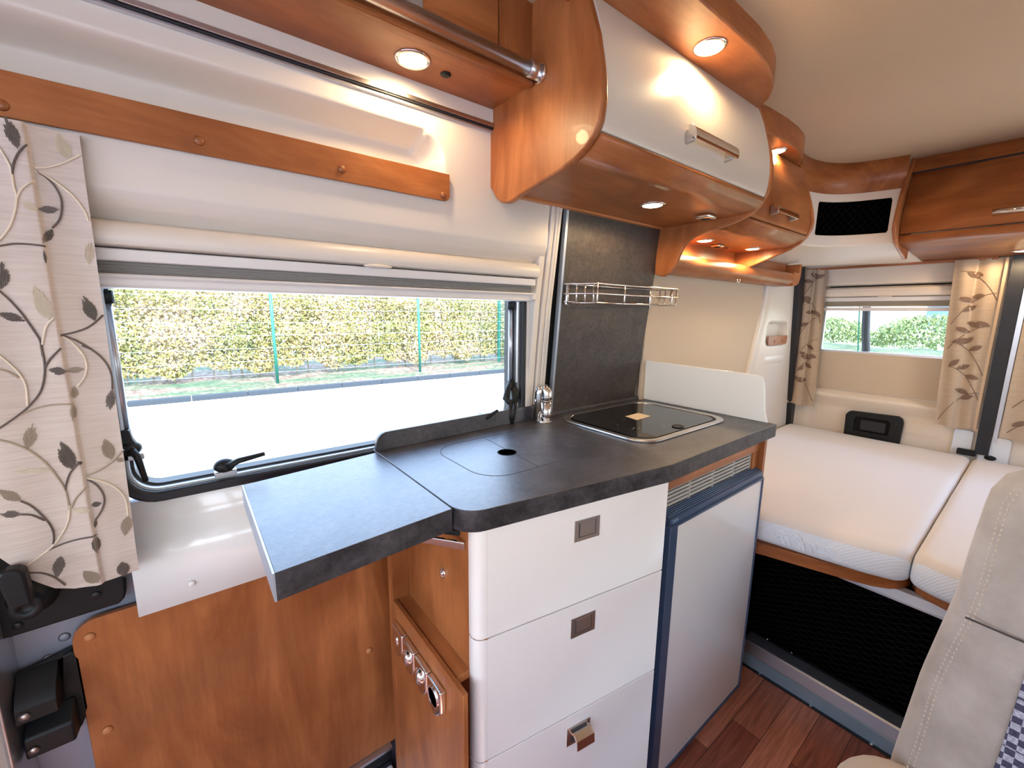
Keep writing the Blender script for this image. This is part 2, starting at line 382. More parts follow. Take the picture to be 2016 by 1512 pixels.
def latch(base, tip, top, mid):
    g = G(); b = Vector(base)
    g.box(b.x-.022, b.x+.016, .985, 1.004, b.z-.010, b.z+.001, M['alu'])
    g.ball((b.x-.004, .986, b.z+.013), (.019, .015, .014), M['black']); g.lathe([(.007, 0), (.007, .004), (0, .005)], (b.x, .972, b.z+.014), (0, -1, 0), M['black'], 14)
    if top: g.prism([(b.x-.012, b.z), (b.x+.012, b.z+.012), (b.x+.004, b.z+.03), (top[0]+.006, top[1]), (top[0]-.006, top[1]), (b.x-.014, b.z+.03)], 'y', .978, .998, M['black'])
    o = g.build('latch', win, bevel=.002)
    g = G(); g.tube([(b.x, .972, b.z+.014), (mid[0], .966, mid[1]), (tip[0], .964, tip[1])], [.007, .0058, .0042], M['black'], 10); g.build('latch_lever', o)
latch((-.094, .985, 1.040), (-.079, .995), (-.099, 1.088), (-.086, 1.042))
latch((.043, .985, .978), (.108, 1.008), None, (.062, 1.002))
latch((.660, .985, .985), (.700, 1.018), None, (.672, 1.005))
# right latch is a looped one
g = G(); g.tube([(.772, .99, 1.095), (.752, .985, 1.07), (.742, .98, 1.045), (.752, .975, 1.03), (.770, .975, 1.04), (.772, .985, 1.08)], [.009, .009, .011, .009, .009, .008], M['black'], 10)
g.ball((.778, .984, 1.05), (.014, .014, .028), M['black']); o = g.build('latch', win)
g = G(); g.tube([(.752, .972, 1.04), (.75, .970, .99), (.757, .970, .966)], .0055, M['black'], 8); g.tube([(.772, .972, 1.04), (.766, .970, 1.0), (.757, .970, .966)], .0055, M['black'], 8); g.build('latch_lever', o)

# cassette blind above the window
bl = thing('window_blind', (.35, .94, 1.33), 'pulled-up pleated blind in a cream cassette above the long side window', 'blind')
g = G(); g.prism([(.955, 1.396), (.930, 1.396), (.921, 1.399), (.917, 1.408), (.918, 1.420), (.924, 1.430), (.935, 1.437), (.952, 1.440), (.97, 1.440), (.97, 1.396)], 'x', -.125, .812, M['cream'], True); g.build('cassette', bl, bevel=.001)
g = G(); g.box(-.125, .806, .928, .955, 1.3745, 1.3935, M['blind']); g.build('head_rail', bl, bevel=.002)
g = G()
pz = []
for i in range(9): pz.append((.942-(.004 if i % 2 else .0), 1.3745-.0024*i))
g.prism(pz+[(.960, 1.3553), (.960, 1.3745)], 'x', -.115, .800, mat('grey pleated cloth', (.33, .32, .30), .9)); g.build('pleats', bl)
g = G(); g.prism([(.955, 1.355), (.931, 1.355), (.928, 1.351), (.934, 1.346), (.936, 1.338), (.932, 1.333), (.955, 1.331)], 'x', -.115, .803, M['blind']); g.build('pull_bar', bl, bevel=.001)
g = G(); g.ball((.347, .922, 1.3955), (.032, .008, .005), M['cream'], 24, 10); g.build('grip_tab', bl)
g = G(); g.box(.797, .806, .925, .95, 1.336, 1.354, M['cream']); g.build('end_clip', bl, bevel=.001)

# sill liner of the door: upper flat, bright ledge, lower flat
sp = thing('sill_panel', (.1, .97, .75), 'smooth cream plastic panel under the long window with a curved ledge', 'wall panel')
g = G(); prof = [(.984, .958), (.978, .952), (.977, .915), (.972, .900), (.955, .880), (.945, .868), (.941, .850), (.940, .752), (.944, .752), (.947, .85), (.952, .866), (.976, .895), (.983, .915)]
g.prism(prof, 'x', -.113, .345, M['white_panel'], True); g.build('panel', sp)
g = G(); g.lathe([(.0, .0035), (.005, .0028), (.0065, 0)], (-.034, .940, .786), (0, -1, 0), M['white_panel'], 20); g.build('cap', sp)

# wooden kick panel below
wp = thing('lower_door_panel', (.08, .965, .12), 'large orange-brown wooden panel with rounded corner covering the lower sliding door', 'wall panel')
g = G(); g.prism(rrect(-.203, .40, .135, .764, .035, 8, '0001'), 'y', .962, .974, M['wood_z'], mcap=None); g.build('board', wp, bevel=.0015)
for x, z in ((-.181, .733), (-.180, .540), (.296, .445)):
    g = G(); g.lathe([(0, .005), (.004, .0045), (.007, .0025), (.008, 0)], (x, .962, z), (0, -1, 0), M['wood_edge'], 20); g.build('screw_cap', wp)
g = G(); g.box(-.28, .34, .955, .985, .070, .132, M['black']); g.box(-.28, .34, .948, .985, .126, .134, M['alu']); g.box(-.28, .34, .955, .985, .086, .089, M['rubber'])
o = g.build('baseboard_left'); o['kind'] = 'structure'
g = G(); g.box(-.3, .34, .88, .985, 0, .068, M['white_panel']); o = g.build('trim_1', bevel=.004); o['kind'] = 'structure'

# black latch plate with knob, and bracket
lp = thing('door_latch_plate', (-.2, .96, .78), 'black triangular plastic plate with a turning catch below the curtain', 'door latch')
g = G(); g.prism([(-.275, .782), (-.262, .781), (-.137, .782), (-.129, .790), (-.126, .80), (-.124, .85), (-.20, .90), (-.275, .93)], 'y', .953, .975, M['black']); g.build('plate', lp, bevel=.003)
g = G(); g.lathe([(.030, 0), (.029, .012), (.023, .020), (.019, .045), (.009, .047), (.008, .043), (0, .043)], (-.231, .953, .846), (0, -1, 0), M['black'], 28); g.build('knob', lp)
g = G(); g.prism([(-.236, .872), (-.212, .872), (-.2145, .924), (-.222, .932), (-.236, .932), (-.242, .924)], 'y', .862, .884, M['black']); g.build('thumb_lever', lp, bevel=.004)
for x, z in ((-.166, .843), (-.163, .812), (-.255, .798)):
    g = G(); g.lathe([(.004, 0), (.006, .002), (.006, .003), (0, .001)], (x, .953, z), (0, -1, 0), M['rubber'], 16); g.build('screw', lp)
br = thing('door_guide_bracket', (-.235, .95, .565), 'chunky black plastic bracket with two wedge steps on the grey door skin', 'bracket')
g = G(); g.prism([(-.270, .567), (-.210, .567), (-.196, .60), (-.196, .70), (-.205, .718), (-.270, .70)], 'y', .962, .985, M['black']); g.build('back_plate', br, bevel=.003)
g = G(); g.sheet([(-.272, .962, .710), (-.214, .962, .722), (-.222, .962, .655), (-.240, .962, .640), (-.272, .962, .640)], .001, (0, 1, 0), M['black'])
g.prism([(.962, .712), (.930, .690), (.918, .672), (.918, .648), (.962, .636)], 'x', -.268, -.222, M['black']); g.build('upper_wedge', br, bevel=.004)
g = G(); g.prism([(.962, .635), (.925, .612), (.925, .575), (.962, .567)], 'x', -.268, -.210, M['black']); g.build('lower_wedge', br, bevel=.004)
for z in (.660, .590):
    g = G(); g.lathe([(.0055, 0), (.007, .0015), (0, .003)], (-.258, .918 if z > .6 else .925, z), (0, -1, 0), M['steel'], 16); g.build('screw', br)

# door post on the left edge of the view
g = G(); g.prism([(-.60, .86), (-.315, .86), (-.292, .90), (-.276, .925), (-.276, .985), (-.60, .985)], 'z', 0, 1.90, M['cream'])
g.prism([(-.283, .912), (-.277, .908), (-.272, .925), (-.272, .985), (-.283, .985)], 'z', 0, 1.90, M['alu']); o = g.build('trim_2', bevel=.002); o['kind'] = 'structure'

# tray board on the upper liner with four caps
tb = thing('tray_board', (.17, .912, 1.55), 'long narrow wooden board closing the door tray high above the window', 'board')
g = G(); g.prism(rrect(-.200, .518, 1.552, 1.611, .014, 6, '1100'), 'y', .905, .912, M['wood_x']); g.build('board', tb, bevel=.001)
for x, z in ((-.163, 1.566), (.050, 1.572), (.276, 1.574), (.500, 1.563)):
    g = G(); g.lathe([(0, .005), (.004, .0045), (.0065, .0025), (.0075, 0)], (x, .905, z), (0, -1, 0), M['brown_cap'], 20); g.build('screw_cap', tb)

# metal gasket strip under the left cabinet
g = G(); g.box(-.45, .66, .905, .925, 1.748, 1.781, M['cream']); g.box(-.45, .66, .900, .925, 1.740, 1.749, M['steel']); g.box(-.45, .66, .903, .925, 1.7365, 1.740, M['rubber']); g.box(-.45, .66, .907, .925, 1.731, 1.7365, M['alu'])
o = g.build('trim_3', bevel=.0008); o['kind'] = 'structure'

# fluted post right of the window, black gap
g = G()
def post(xs, y0, m):
    """leaning slat: (x0,x1) at the bottom z=.95, follows the lean of the wall"""
    zb, zt = .93, 1.62
    def yy(z): return interp([(.93, y0), (1.0, y0), (1.32, y0-.028), (1.62, y0-.068)], z)
    vs = []; Z = [.93, 1.0, 1.16, 1.32, 1.47, 1.62]
    for z in Z: vs += [(xs[0], yy(z), z), (xs[1], yy(z), z), (xs[1], yy(z)+.03, z), (xs[0], yy(z)+.03, z)]
    fs = []
    for i in range(len(Z)-1):
        for k in range(4): fs.append((4*i+k, 4*i+(k+1) % 4, 4*i+4+(k+1) % 4, 4*i+4+k))
    g.add(vs, fs+[(0, 3, 2, 1), (20, 21, 22, 23)], m)
post((.822, .843), .978, M['cream']); post((.843, .850), .985, M['alu']); post((.850, .858), .976, M['cream']); post((.859, .868), .979, M['cream']); post((.869, .878), .976, M['cream']); post((.879, .890), .977, M['cream'])
o = g.build('trim_4', bevel=.002); o['kind'] = 'structure'
g = G(); post((.890, .99), 1.0, M['dark_hole']); o = g.build('trim_5'); o['kind'] = 'structure'

# ------------------------------------------------------------------ left curtain with embroidered vines
KS = .900/.93
VINES = [('c', [(-0.1761, 1.5173), (-0.1719, 1.505), (-0.1685, 1.4913), (-0.1685, 1.4685), (-0.1676, 1.4518), (-0.1713, 1.4342), (-0.1793, 1.4118), (-0.1922, 1.3911)]),('d', [(-0.1681, 1.4831), (-0.165, 1.4962), (-0.1578, 1.5122), (-0.1488, 1.5245)]),('c', [(-0.1677, 1.4507), (-0.1606, 1.4656), (-0.1476, 1.4786)]),('c', [(-0.1458, 1.497), (-0.1333, 1.5005), (-0.1162, 1.5105), (-0.0967, 1.5255)]),('c', [(-0.1463, 1.4933), (-0.1306, 1.4839), (-0.1131, 1.4673), (-0.1021, 1.4466), (-0.0988, 1.4311)]),('d', [(-0.1451, 1.4929), (-0.1351, 1.4852), (-0.1273, 1.4715), (-0.1245, 1.4544), (-0.1288, 1.4315), (-0.1388, 1.4158)]),('d', [(-0.1931, 1.3842), (-0.1793, 1.3886), (-0.1655, 1.3896), (-0.1484, 1.3886)]),('d', [(-0.2009, 1.3234), (-0.1922, 1.3104), (-0.1825, 1.2902), (-0.1744, 1.2671), (-0.1697, 1.2506), (-0.1698, 1.2288)]),('c', [(-0.1513, 1.2845), (-0.161, 1.2716), (-0.1682, 1.2458)]),('d', [(-0.1477, 1.259), (-0.1319, 1.2635), (-0.1152, 1.2722), (-0.0989, 1.2894)]),('d', [(-0.1477, 1.259), (-0.135, 1.2519), (-0.1207, 1.239), (-0.1097, 1.2255)]),('c', [(-0.1462, 1.257), (-0.1372, 1.2471), (-0.1289, 1.2295)]),('d', [(-0.17, 1.2441), (-0.1691, 1.225), (-0.1709, 1.2035), (-0.1781, 1.1775), (-0.1911, 1.1571), (-0.2057, 1.1421), (-0.2262, 1.1256)]),('d', [(-0.17, 1.2106), (-0.1618, 1.2246), (-0.1492, 1.2396)]),('c', [(-0.1343, 1.2426), (-0.1274, 1.2275), (-0.1258, 1.2099), (-0.1305, 1.1927), (-0.1401, 1.178)]),('d', [(-0.1274, 1.2424), (-0.1144, 1.2318), (-0.1037, 1.2135), (-0.0995, 1.1926), (-0.1012, 1.1693)]),('c', [(-0.2126, 1.2321), (-0.2051, 1.2202), (-0.1965, 1.2031), (-0.1926, 1.1838), (-0.1946, 1.1551)]),('t', [(-0.2152, 1.2121), (-0.2067, 1.2075), (-0.198, 1.1974)]),('t', [(-0.2024, 1.1436), (-0.1889, 1.1495), (-0.1704, 1.1532), (-0.1475, 1.1523)]),('t', [(-0.2282, 1.1101), (-0.2154, 1.1024), (-0.1998, 1.087), (-0.1862, 1.0639), (-0.1773, 1.0385), (-0.1724, 1.0215), (-0.1706, 1.0077), (-0.1708, 0.9835)]),('d', [(-0.1535, 1.0554), (-0.1629, 1.043), (-0.1693, 1.026), (-0.1714, 1.0159)]),('t', [(-0.1459, 1.0323), (-0.1288, 1.0391), (-0.1146, 1.0482), (-0.0991, 1.0656)]),('c', [(-0.1457, 1.0287), (-0.1292, 1.0186), (-0.1156, 1.004), (-0.1062, 0.9817), (-0.1056, 0.9499)]),('d', [(-0.1459, 1.0269), (-0.1355, 1.0133), (-0.1301, 0.994), (-0.1332, 0.9753), (-0.1442, 0.9562)]),('t', [(-0.1478, 1.0157), (-0.1605, 1.0023), (-0.1687, 0.9856)]),('c', [(-0.1698, 0.9914), (-0.1735, 0.9681), (-0.1831, 0.9466), (-0.1976, 0.9271), (-0.2125, 0.9163), (-0.2243, 0.9086)]),('d', [(-0.2188, 1.0118), (-0.2089, 0.9999), (-0.1997, 0.9802), (-0.194, 0.9637), (-0.1926, 0.9471), (-0.195, 0.9316)]),('d', [(-0.2215, 0.9907), (-0.2106, 0.9861), (-0.1988, 0.9733)]),('d', [(-0.2005, 0.9241), (-0.1817, 0.9283), (-0.1635, 0.9303), (-0.1467, 0.9302)]),('d', [(-0.225, 0.8962), (-0.2123, 0.8903), (-0.2001, 0.8771), (-0.1899, 0.8588)]),]
LEAVES = [('d', (-0.1579, 1.5173), (-0.1638, 1.5575), 0.008),('c', (-0.1108, 1.5149), (-0.1178, 1.5507), 0.0093),('c', (-0.1488, 1.4375), (-0.1658, 1.4478), 0.0061),('d', (-0.1485, 1.4397), (-0.1282, 1.4438), 0.0059),('d', (-0.1389, 1.4146), (-0.1494, 1.3934), 0.0049),('c', (-0.1014, 1.4007), (-0.1072, 1.3651), 0.0062),('d', (-0.2002, 1.3234), (-0.1929, 1.3631), 0.0097),('c', (-0.1566, 1.2809), (-0.1657, 1.3315), 0.01),('d', (-0.109, 1.2795), (-0.1178, 1.3182), 0.0085),('d', (-0.205, 1.2912), (-0.1806, 1.2806), 0.0069),('d', (-0.1498, 1.3642), (-0.15, 1.3822), 0.0013),('d', (-0.1476, 1.2028), (-0.1663, 1.2079), 0.007),('t', (-0.1483, 1.2041), (-0.1291, 1.2052), 0.0055),('t', (-0.1457, 1.1602), (-0.1434, 1.1793), 0.0049),('d', (-0.1012, 1.1693), (-0.11, 1.1323), 0.0065),('t', (-0.2017, 1.0911), (-0.1931, 1.128), 0.008),('d', (-0.1597, 1.0475), (-0.1671, 1.0959), 0.0105),('c', (-0.1825, 1.0527), (-0.2201, 1.0589), 0.0049),('t', (-0.1152, 1.0511), (-0.1195, 1.0885), 0.0088),('t', (-0.2188, 1.0118), (-0.2379, 1.0346), 0.008),('d', (-0.2215, 0.9907), (-0.2427, 0.9971), 0.0064),('c', (-0.1472, 0.9752), (-0.169, 0.983), 0.0067),('d', (-0.146, 0.9832), (-0.1342, 0.9826), 0.0053),('t', (-0.1056, 0.9499), (-0.1133, 0.916), 0.0083),('d', (-0.148, 0.9278), (-0.1483, 0.8994), 0.0058),('d', (-0.1903, 0.908), (-0.1978, 0.8747), 0.008),('t', (-0.1523, 0.8473), (-0.1681, 0.874), 0.0103),('d', (-0.1222, 0.8706), (-0.1215, 0.8404), 0.0093),('t', (-0.1477, 1.1503), (-0.1499, 1.1238), 0.0038),('t', (-0.1013, 1.0453), (-0.1093, 1.0525), 0.0043),('d', (-0.1491, 1.0544), (-0.152, 1.0604), 0.0029),('d', (-0.1442, 0.9562), (-0.1463, 0.9428), 0.0019),]
VINES = [(c, [(x*KS, 1.3+(z-1.3)*KS) for x, z in P]) for c, P in VINES]
LEAVES = [(c, (a[0]*KS, 1.3+(a[1]-1.3)*KS), (b[0]*KS, 1.3+(b[1]-1.3)*KS), w_*KS) for c, a, b, w_ in LEAVES]
XF = -.148*KS
def cur_y(x, z):
    fw = 1-sstep(XF-.002, XF+.002, x)
    y = .901-.007*fw
    y += .0022*sin(x*80+2.2*z+1.0)
    y += .0016*sin(z*23+x*40)+.0010*sin(z*57-x*31)
    return y
def hem(x): return interp([(-.34, .965), (-.25, .955), (-.232, .925), (-.215, .895), (-.195, .873), (-.175, .862), (-.15, .857), (-.102, .860), (-.08, .860)], x)
cu = G()
def cpt(u, v):
    # columns packed around the pleat edge
    x = -.34+u*(.2455+.008*(1-v)*0); xr = KS*interp([(.84, -.1025), (1.15, -.099), (1.376, -.0965), (1.556, -.0945)], hem(x)*(1-v)+1.546*v)
    x = -.34+u*(xr+.34); z = hem(x)*(1-v)+1.546*v
    return (x, cur_y(x, z), z)
cu.grid(cpt, 170, 120, M['silk'])
cu.box(-.34, -.0915, .906, .912, 1.540, 1.546, M['silk'])
TH = {'d': M['th_dark'], 'c': M['th_cream'], 't': M['th_taupe']}
def smooth_path(P, k=6):
    out = []
    for i in range(len(P)-1):
        p0, p1, p2, p3 = P[max(i-1, 0)], P[i], P[i+1], P[min(i+2, len(P)-1)]
        for j in range(k):
            t = j/k
            out.append(tuple(.5*(2*p1[a]+(p2[a]-p0[a])*t+(2*p0[a]-5*p1[a]+4*p2[a]-p3[a])*t*t+(3*p1[a]-p0[a]-3*p2[a]+p3[a])*t**3) for a in (0, 1)))
    return out+[P[-1]]
for c, P in VINES:
    Q = smooth_path(P); cu.tube([(x, cur_y(x, z)-.0012, z) for x, z in Q], .00135, TH[c], 6)
for c, a, b, hw in LEAVES:
    a = Vector(a); b = Vector(b); L_ = (b-a).length; d = (b-a)/L_; nrm = Vector((-d[1], d[0])); ns = max(3, int(hw/.0016))
    for k in range(-ns, ns+1):
        s_ = k/(ns+.6)*hw
        # leaf outline: half width hw*sin(pi t)^.8 ; solve the span of t where the outline exceeds |s_|
        lo = None; pts = []
        for i in range(19):
            t = i/18; wd = hw*(sin(pi*t)**.75)*(1-.25*t)*1.12
            if wd >= abs(s_): pts.append(t)
        if len(pts) < 2: continue
        t0, t1 = pts[0], pts[-1]; row = []
        for i in range(7):
            t = t0+(t1-t0)*i/6; q_ = a+d*(t*L_)+nrm*(s_*(1-.12*sin(3*t)))
            row.append((q_[0], cur_y(q_[0], q_[1])-.0010, q_[1]))
        if random.random() < .12 and len(row) > 4: row = row[:-1]
        cu.tube(row, .00055, TH[c], 4)
o = cu.build('curtain', weld=False); tag(o, 'grey-beige silk curtain embroidered with brown and cream leaf vines, left of the long window', 'curtain', None)
# ------------------------------------------------------------------ worktop
ZT, ZB = .968, .928
FR0 = Vector((.349, .566, 0)); dd = Vector((.486, -.080, 0)).normalized(); nn = Vector((-.080, -.486, 0)).normalized()
def fp(s, t, z): q = FR0+dd*s+nn*t; return (q.x, q.y, z)
def arc(c, r, a0, a1, n=8): return [(c[0]+r*cos(a0+(a1-a0)*i/n), c[1]+r*sin(a0+(a1-a0)*i/n)) for i in range(n+1)]
wt = thing('worktop', (.88, .73, ZB), 'long dark slate-look kitchen worktop with sink lid, rounded front corner and upstand', 'worktop')
a0 = atan2(dd.y, dd.x)
edge = [(1.418, .985), (.336, .985), (.336, .615)]+arc((.386, .603), .050, pi, 1.5*pi+a0, 8)+arc((.835, .543), .060, 1.5*pi+a0, 1.5*pi+.02, 5)+[(1.418, .487)]
g = G(); n_ = len(edge)
g.add([(x, y, ZT) for x, y in edge], [tuple(range(n_))], M['slate']); g.add([(x, y, ZB) for x, y in edge], [tuple(range(n_))[::-1]], M['slate'])
vs = [(x, y, ZB) for x, y in edge]+[(x, y, ZT) for x, y in edge]
g.add(vs, [(i, (i+1) % n_, n_+(i+1) % n_, n_+i) for i in range(n_)], M['slate_edge'], True)
g.build('top', wt, bevel=.0015)
g = G(); vs = [(.336+.0*u, .957, ZT) for u in (0,)]
up = []
for i in range(9): a = pi-.5*pi*i/8; up.append((.366+.030*cos(a), ZT+.015+.030*sin(a)))
up = [(.336, ZT)]+up+[(.849, ZT+.045), (.849, ZT)]
def sheary(pts, th):
    n = len(pts); A = [(x, .954+(x-.336)*.035, z) for x, z in pts]; B = [(x, y+th, z) for x, y, z in A]
    return A+B, [tuple(range(n)), tuple(range(n, 2*n))[::-1]]+[(i, n+i, n+(i+1) % n, (i+1) % n) for i in range(n)]
v_, f_ = sheary(up, .014); g.add(v_, f_, M['slate']); g.build('upstand', wt, bevel=.0015)
# sink lid outline cut into the top, with finger hole
g = G(); R_ = rrect(.450, .822, .650, .902, .07, 8)
R2 = rrect(.4515, .8205, .6515, .9005, .0685, 8)
ring_faces(g, R_, R2, 'z', ZT-.0002, ZT+.0004, M['seam']); g.sheet([(.5835, .650, ZT-.0002), (.5850, .650, ZT-.0002), (.6085, .902, ZT-.0002), (.6070, .902, ZT-.0002)], .0006, (0, 0, 1), M['seam'])
g.build('sink_lid_joint', wt, weld=False)
g = G(); g.lathe([(.0235, .0006), (.0235, .0), (.0228, -.0006)], (.586, .768, ZT), (0, 0, 1), M['dark_hole'], 32); g.lathe([(0, .0007), (.0215, .0007)], (.586, .768, ZT), (0, 0, 1), M['seam'], 32)
g.build('finger_hole', wt, label='round finger hole in the sink lid')

fl = thing('folding_flap', (.2, .75, ZB), 'dark slate-look folding worktop extension reaching left in front of the window', 'worktop flap')
g = G(); P = [(.062, .916), (.062, .569), (.3335, .590), (.3335, .951)]; n_ = 4
g.add([(x, y, ZT) for x, y in P], [(0, 1, 2, 3)], M['slate']); g.add([(x, y, ZB) for x, y in P], [(3, 2, 1, 0)], M['slate'])
g.add([(x, y, z) for z in (ZB, ZT) for x, y in P], [(1, 2, 6, 5), (2, 3, 7, 6), (3, 0, 4, 7), (0, 1, 5, 4)], M['slate_edge']); g.build('board', fl, bevel=.001)
g = G(); g.box(.0595, .0622, .569, .916, ZB, ZT, M['alu_grey']); g.build('edge_band', fl, label='pale edge band')
g = G()
g.sheet([(.364, .602, .872), (.364, .602, .888), (.262, .66, .918), (.262, .66, .906)], .010, (.5, .5, 0), M['chrome']); g.sheet([(.364, .62, .893), (.364, .62, .903), (.262, .70, .918), (.262, .70, .910)], .012, (.5, .5, 0), M['black'])
g.build('folding_bracket', fl, bevel=.001)

# ------------------------------------------------------------------ base cabinet with three drawers and a socket box
bc = thing('base_cabinet', (.6, .7, 0), 'kitchen base cabinet with three cream drawers and a wooden socket box at its left side', 'cabinet')
g = G()
g.prism([(.367, .575), (.385, .56), (.385, .95), (.367, .95)], 'z', 0, ZB-.001, M['wood_z']); g.build('side_panel', bc)
g = G(); q0 = (.375, .61); q1 = fp(.49, -.03, 0)
g.prism([(q0[0], q0[1]), (q1[0], q1[1]), (q1[0], .95), (.39, .95)], 'z', .06, ZB-.001, M['seam']); g.build('carcass', bc)
def drawer(z0, z1, hz, openh=False):
    g = G(); r = .020; prof = []
    for i in range(7): a = pi-.5*pi*i/6; prof.append((r+r*cos(a), -r+r*sin(a)))   # rounded left end
    prof = [(0, -.028)]+prof+[(r+.002, 0), (.475, 0), (.476, -.0004), (.476, -.020)]
    pts = [fp(s+.012, t, 0)[:2] for s, t in prof]
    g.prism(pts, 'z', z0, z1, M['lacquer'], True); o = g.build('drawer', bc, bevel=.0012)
    h0, h1 = .227, .290; hh = .0225
    g = G(); A = lambda s, t, z: fp(s, t, z)
    def plate(s0, s1, zz0, zz1, t0, t1, m):
        vs = [A(s, t, z) for s in (s0, s1) for t in (t0, t1) for z in (zz0, zz1)]
        g.add(vs, [(0, 1, 3, 2), (4, 6, 7, 5), (0, 4, 5, 1), (2, 3, 7, 6), (0, 2, 6, 4), (1, 5, 7, 3)], m)
    plate(h0, h1, hz-hh, hz+hh, -.001, .0016, M['steel']); plate(h0+.010, h1-.010, hz-hh+.008, hz+hh-.006, .0016, .0020, M['seam'])
    if not openh: plate(h0+.0125, h1-.0125, hz-hh+.010, hz+hh-.0055, .0016, .0026, M['steel'])
    ho = g.build('flush_handle', o, weld=False)
    if openh:
        g = G(); vs = [A(s, t, z) for s in (h0+.010, h1-.006) for t, z in ((.001, hz+.012), (.012, hz+.016), (.024, hz+.008), (.026, hz-.014), (.023, hz-.014), (.021, hz+.005), (.010, hz+.010), (.001, hz+.006))]
        n8 = 8; g.add(vs, [(i, (i+1) % n8, n8+(i+1) % n8, n8+i) for i in range(n8)]+[tuple(range(8))[::-1], tuple(range(8, 16))], M['chrome']); g.build('raised_pull', ho)
drawer(.7105, .9255, .872); drawer(.4425, .7075, .655); drawer(.10, .4395, .388, True)
g = G(); g.box(.3255, .367, .862, .886, 0, ZB-.001, M['wood_z']); g.build('end_post', bc, bevel=.001)
g = G(); g.box(.3265, .3365, .549, .862, .0, .634, M['wood_z']); g.build('box_front', bc, bevel=.001)
g = G(); g.box(.3385, .367, .592, .862, .615, .632, M['wood_y']); g.build('box_shelf', bc)
g = G(); g.lathe([(.011, 0), (.011, .003), (.0075, .004), (.0065, .0015), (.004, .0015), (.003, .006), (0, .007)], (.367, .689, .781), (-1, 0, 0), M['chrome'], 28); g.build('cam_lock', bc, label='small round chrome lock')
ys = [.846, .787, .728, .669, .610]
for k in range(4):
    y1, y0 = ys[k], ys[k+1]; c = (y0+y1)/2; zc = .566
    g = G(); nU = 14
    # lens-shaped bezel: straight top, scooped underside
    top = [(y0+.001+(y1-y0-.002)*i/nU, .594) for i in range(nU+1)]
    low = [(y1-.001-(y1-y0-.002)*i/nU, .547-.021*sin(pi*i/nU)) for i in range(nU+1)]
    g.prism(top+low, 'x', .3130, .3268, M['chrome']); o = g.build('power_socket', bc, bevel=.004, seg=3)
    g = G()
    if k == 0: g.ball((.3130, c, zc-.002), (.004, .008, .012), M['chrome'])
    elif k < 3: g.ball((.3130, c, zc), (.011, .0165, .0165), M['chrome'])
    else: g.lathe([(.0205, 0), (.0205, .002), (.0185, .003), (.0175, 0)], (.3130, c, zc), (-1, 0, 0), M['chrome'], 28); g.lathe([(0, .001), (.0178, .001)], (.3130, c, zc), (-1, 0, 0), M['dark_hole'], 28)
    g.build('knob' if k < 3 else 'cover_ring', o)

# ------------------------------------------------------------------ fridge housing and fridge
fh = thing('fridge_housing', (1.17, .75, 0), 'wooden fridge housing with a beige ventilation grille under the worktop end', 'cabinet')
g = G(); g.box(1.434, 1.452, .520, .975, 0, ZB-.001, M['wood_z']); g.build('side_panel', fh, bevel=.001)
g = G(); g.box(.86, 1.434, .534, .56, .868, ZB-.001, M['wood_x']); g.build('top_rail', fh, bevel=.001)
g = G()
g.box(.90, 1.40, .5535, .565, .80, .868, M['dark_hole'])
for i in range(6): z = .806+.0107*i; g.prism([(.543, z), (.543, z+.0058), (.547, z+.0062), (.547, z+.001)], 'x', .90, 1.395, M['vent'])
g.box(.90, 1.395, .541, .56, .797, .803, M['alu'])
for x in (.90, 1.03, 1.155, 1.28, 1.393): g.box(x, x+.003, .5415, .550, .802, .868, M['vent'])
g.build('ventilation_grille', fh)
g = G(); g.box(1.397, 1.434, .536, .56, .80, .868, M['wood_z']); g.build('corner_filler', fh)
fr = thing('fridge', (1.17, .75, .0), 'cream-fronted built-in fridge in a blue-grey frame beside the drawers', 'fridge')
g = G(); g.box(.905, 1.428, .54, .95, .012, .795, M['fridge_blue']); g.build('body', fr)
g = G(); g.prism([(.517, .782), (.517, .800), (.524, .803), (.544, .812), (.56, .812), (.56, .782)], 'x', .90, 1.434, M['fridge_blue'])
for i in range(5): y = .5225+.0045*i; z = .8028+.0021*i; g.tube([(.905, y, z+.001), (1.43, y, z+.001)], .0011, M['fridge_strip'], 6)
g.build('ribbed_ledge', fr)
g = G(); g.box(.904, .928, .509, .523, .790, .800, M['fridge_strip']); g.build('hinge_clip', fr, bevel=.002)
g = G(); ring_faces(g, [(.895, .005), (1.433, .005), (1.433, .784), (.895, .784)], [(.930, .012), (1.428, .012), (1.428, .777), (.930, .777)], 'y', .510, .540, M['fridge_blue']); fd = g.build('door_frame', fr, bevel=.0015)
g = G(); g.box(.930, 1.428, .5145, .53, .012, .777, M['lacquer']); g.build('door_panel', fd, label='cream door panel')

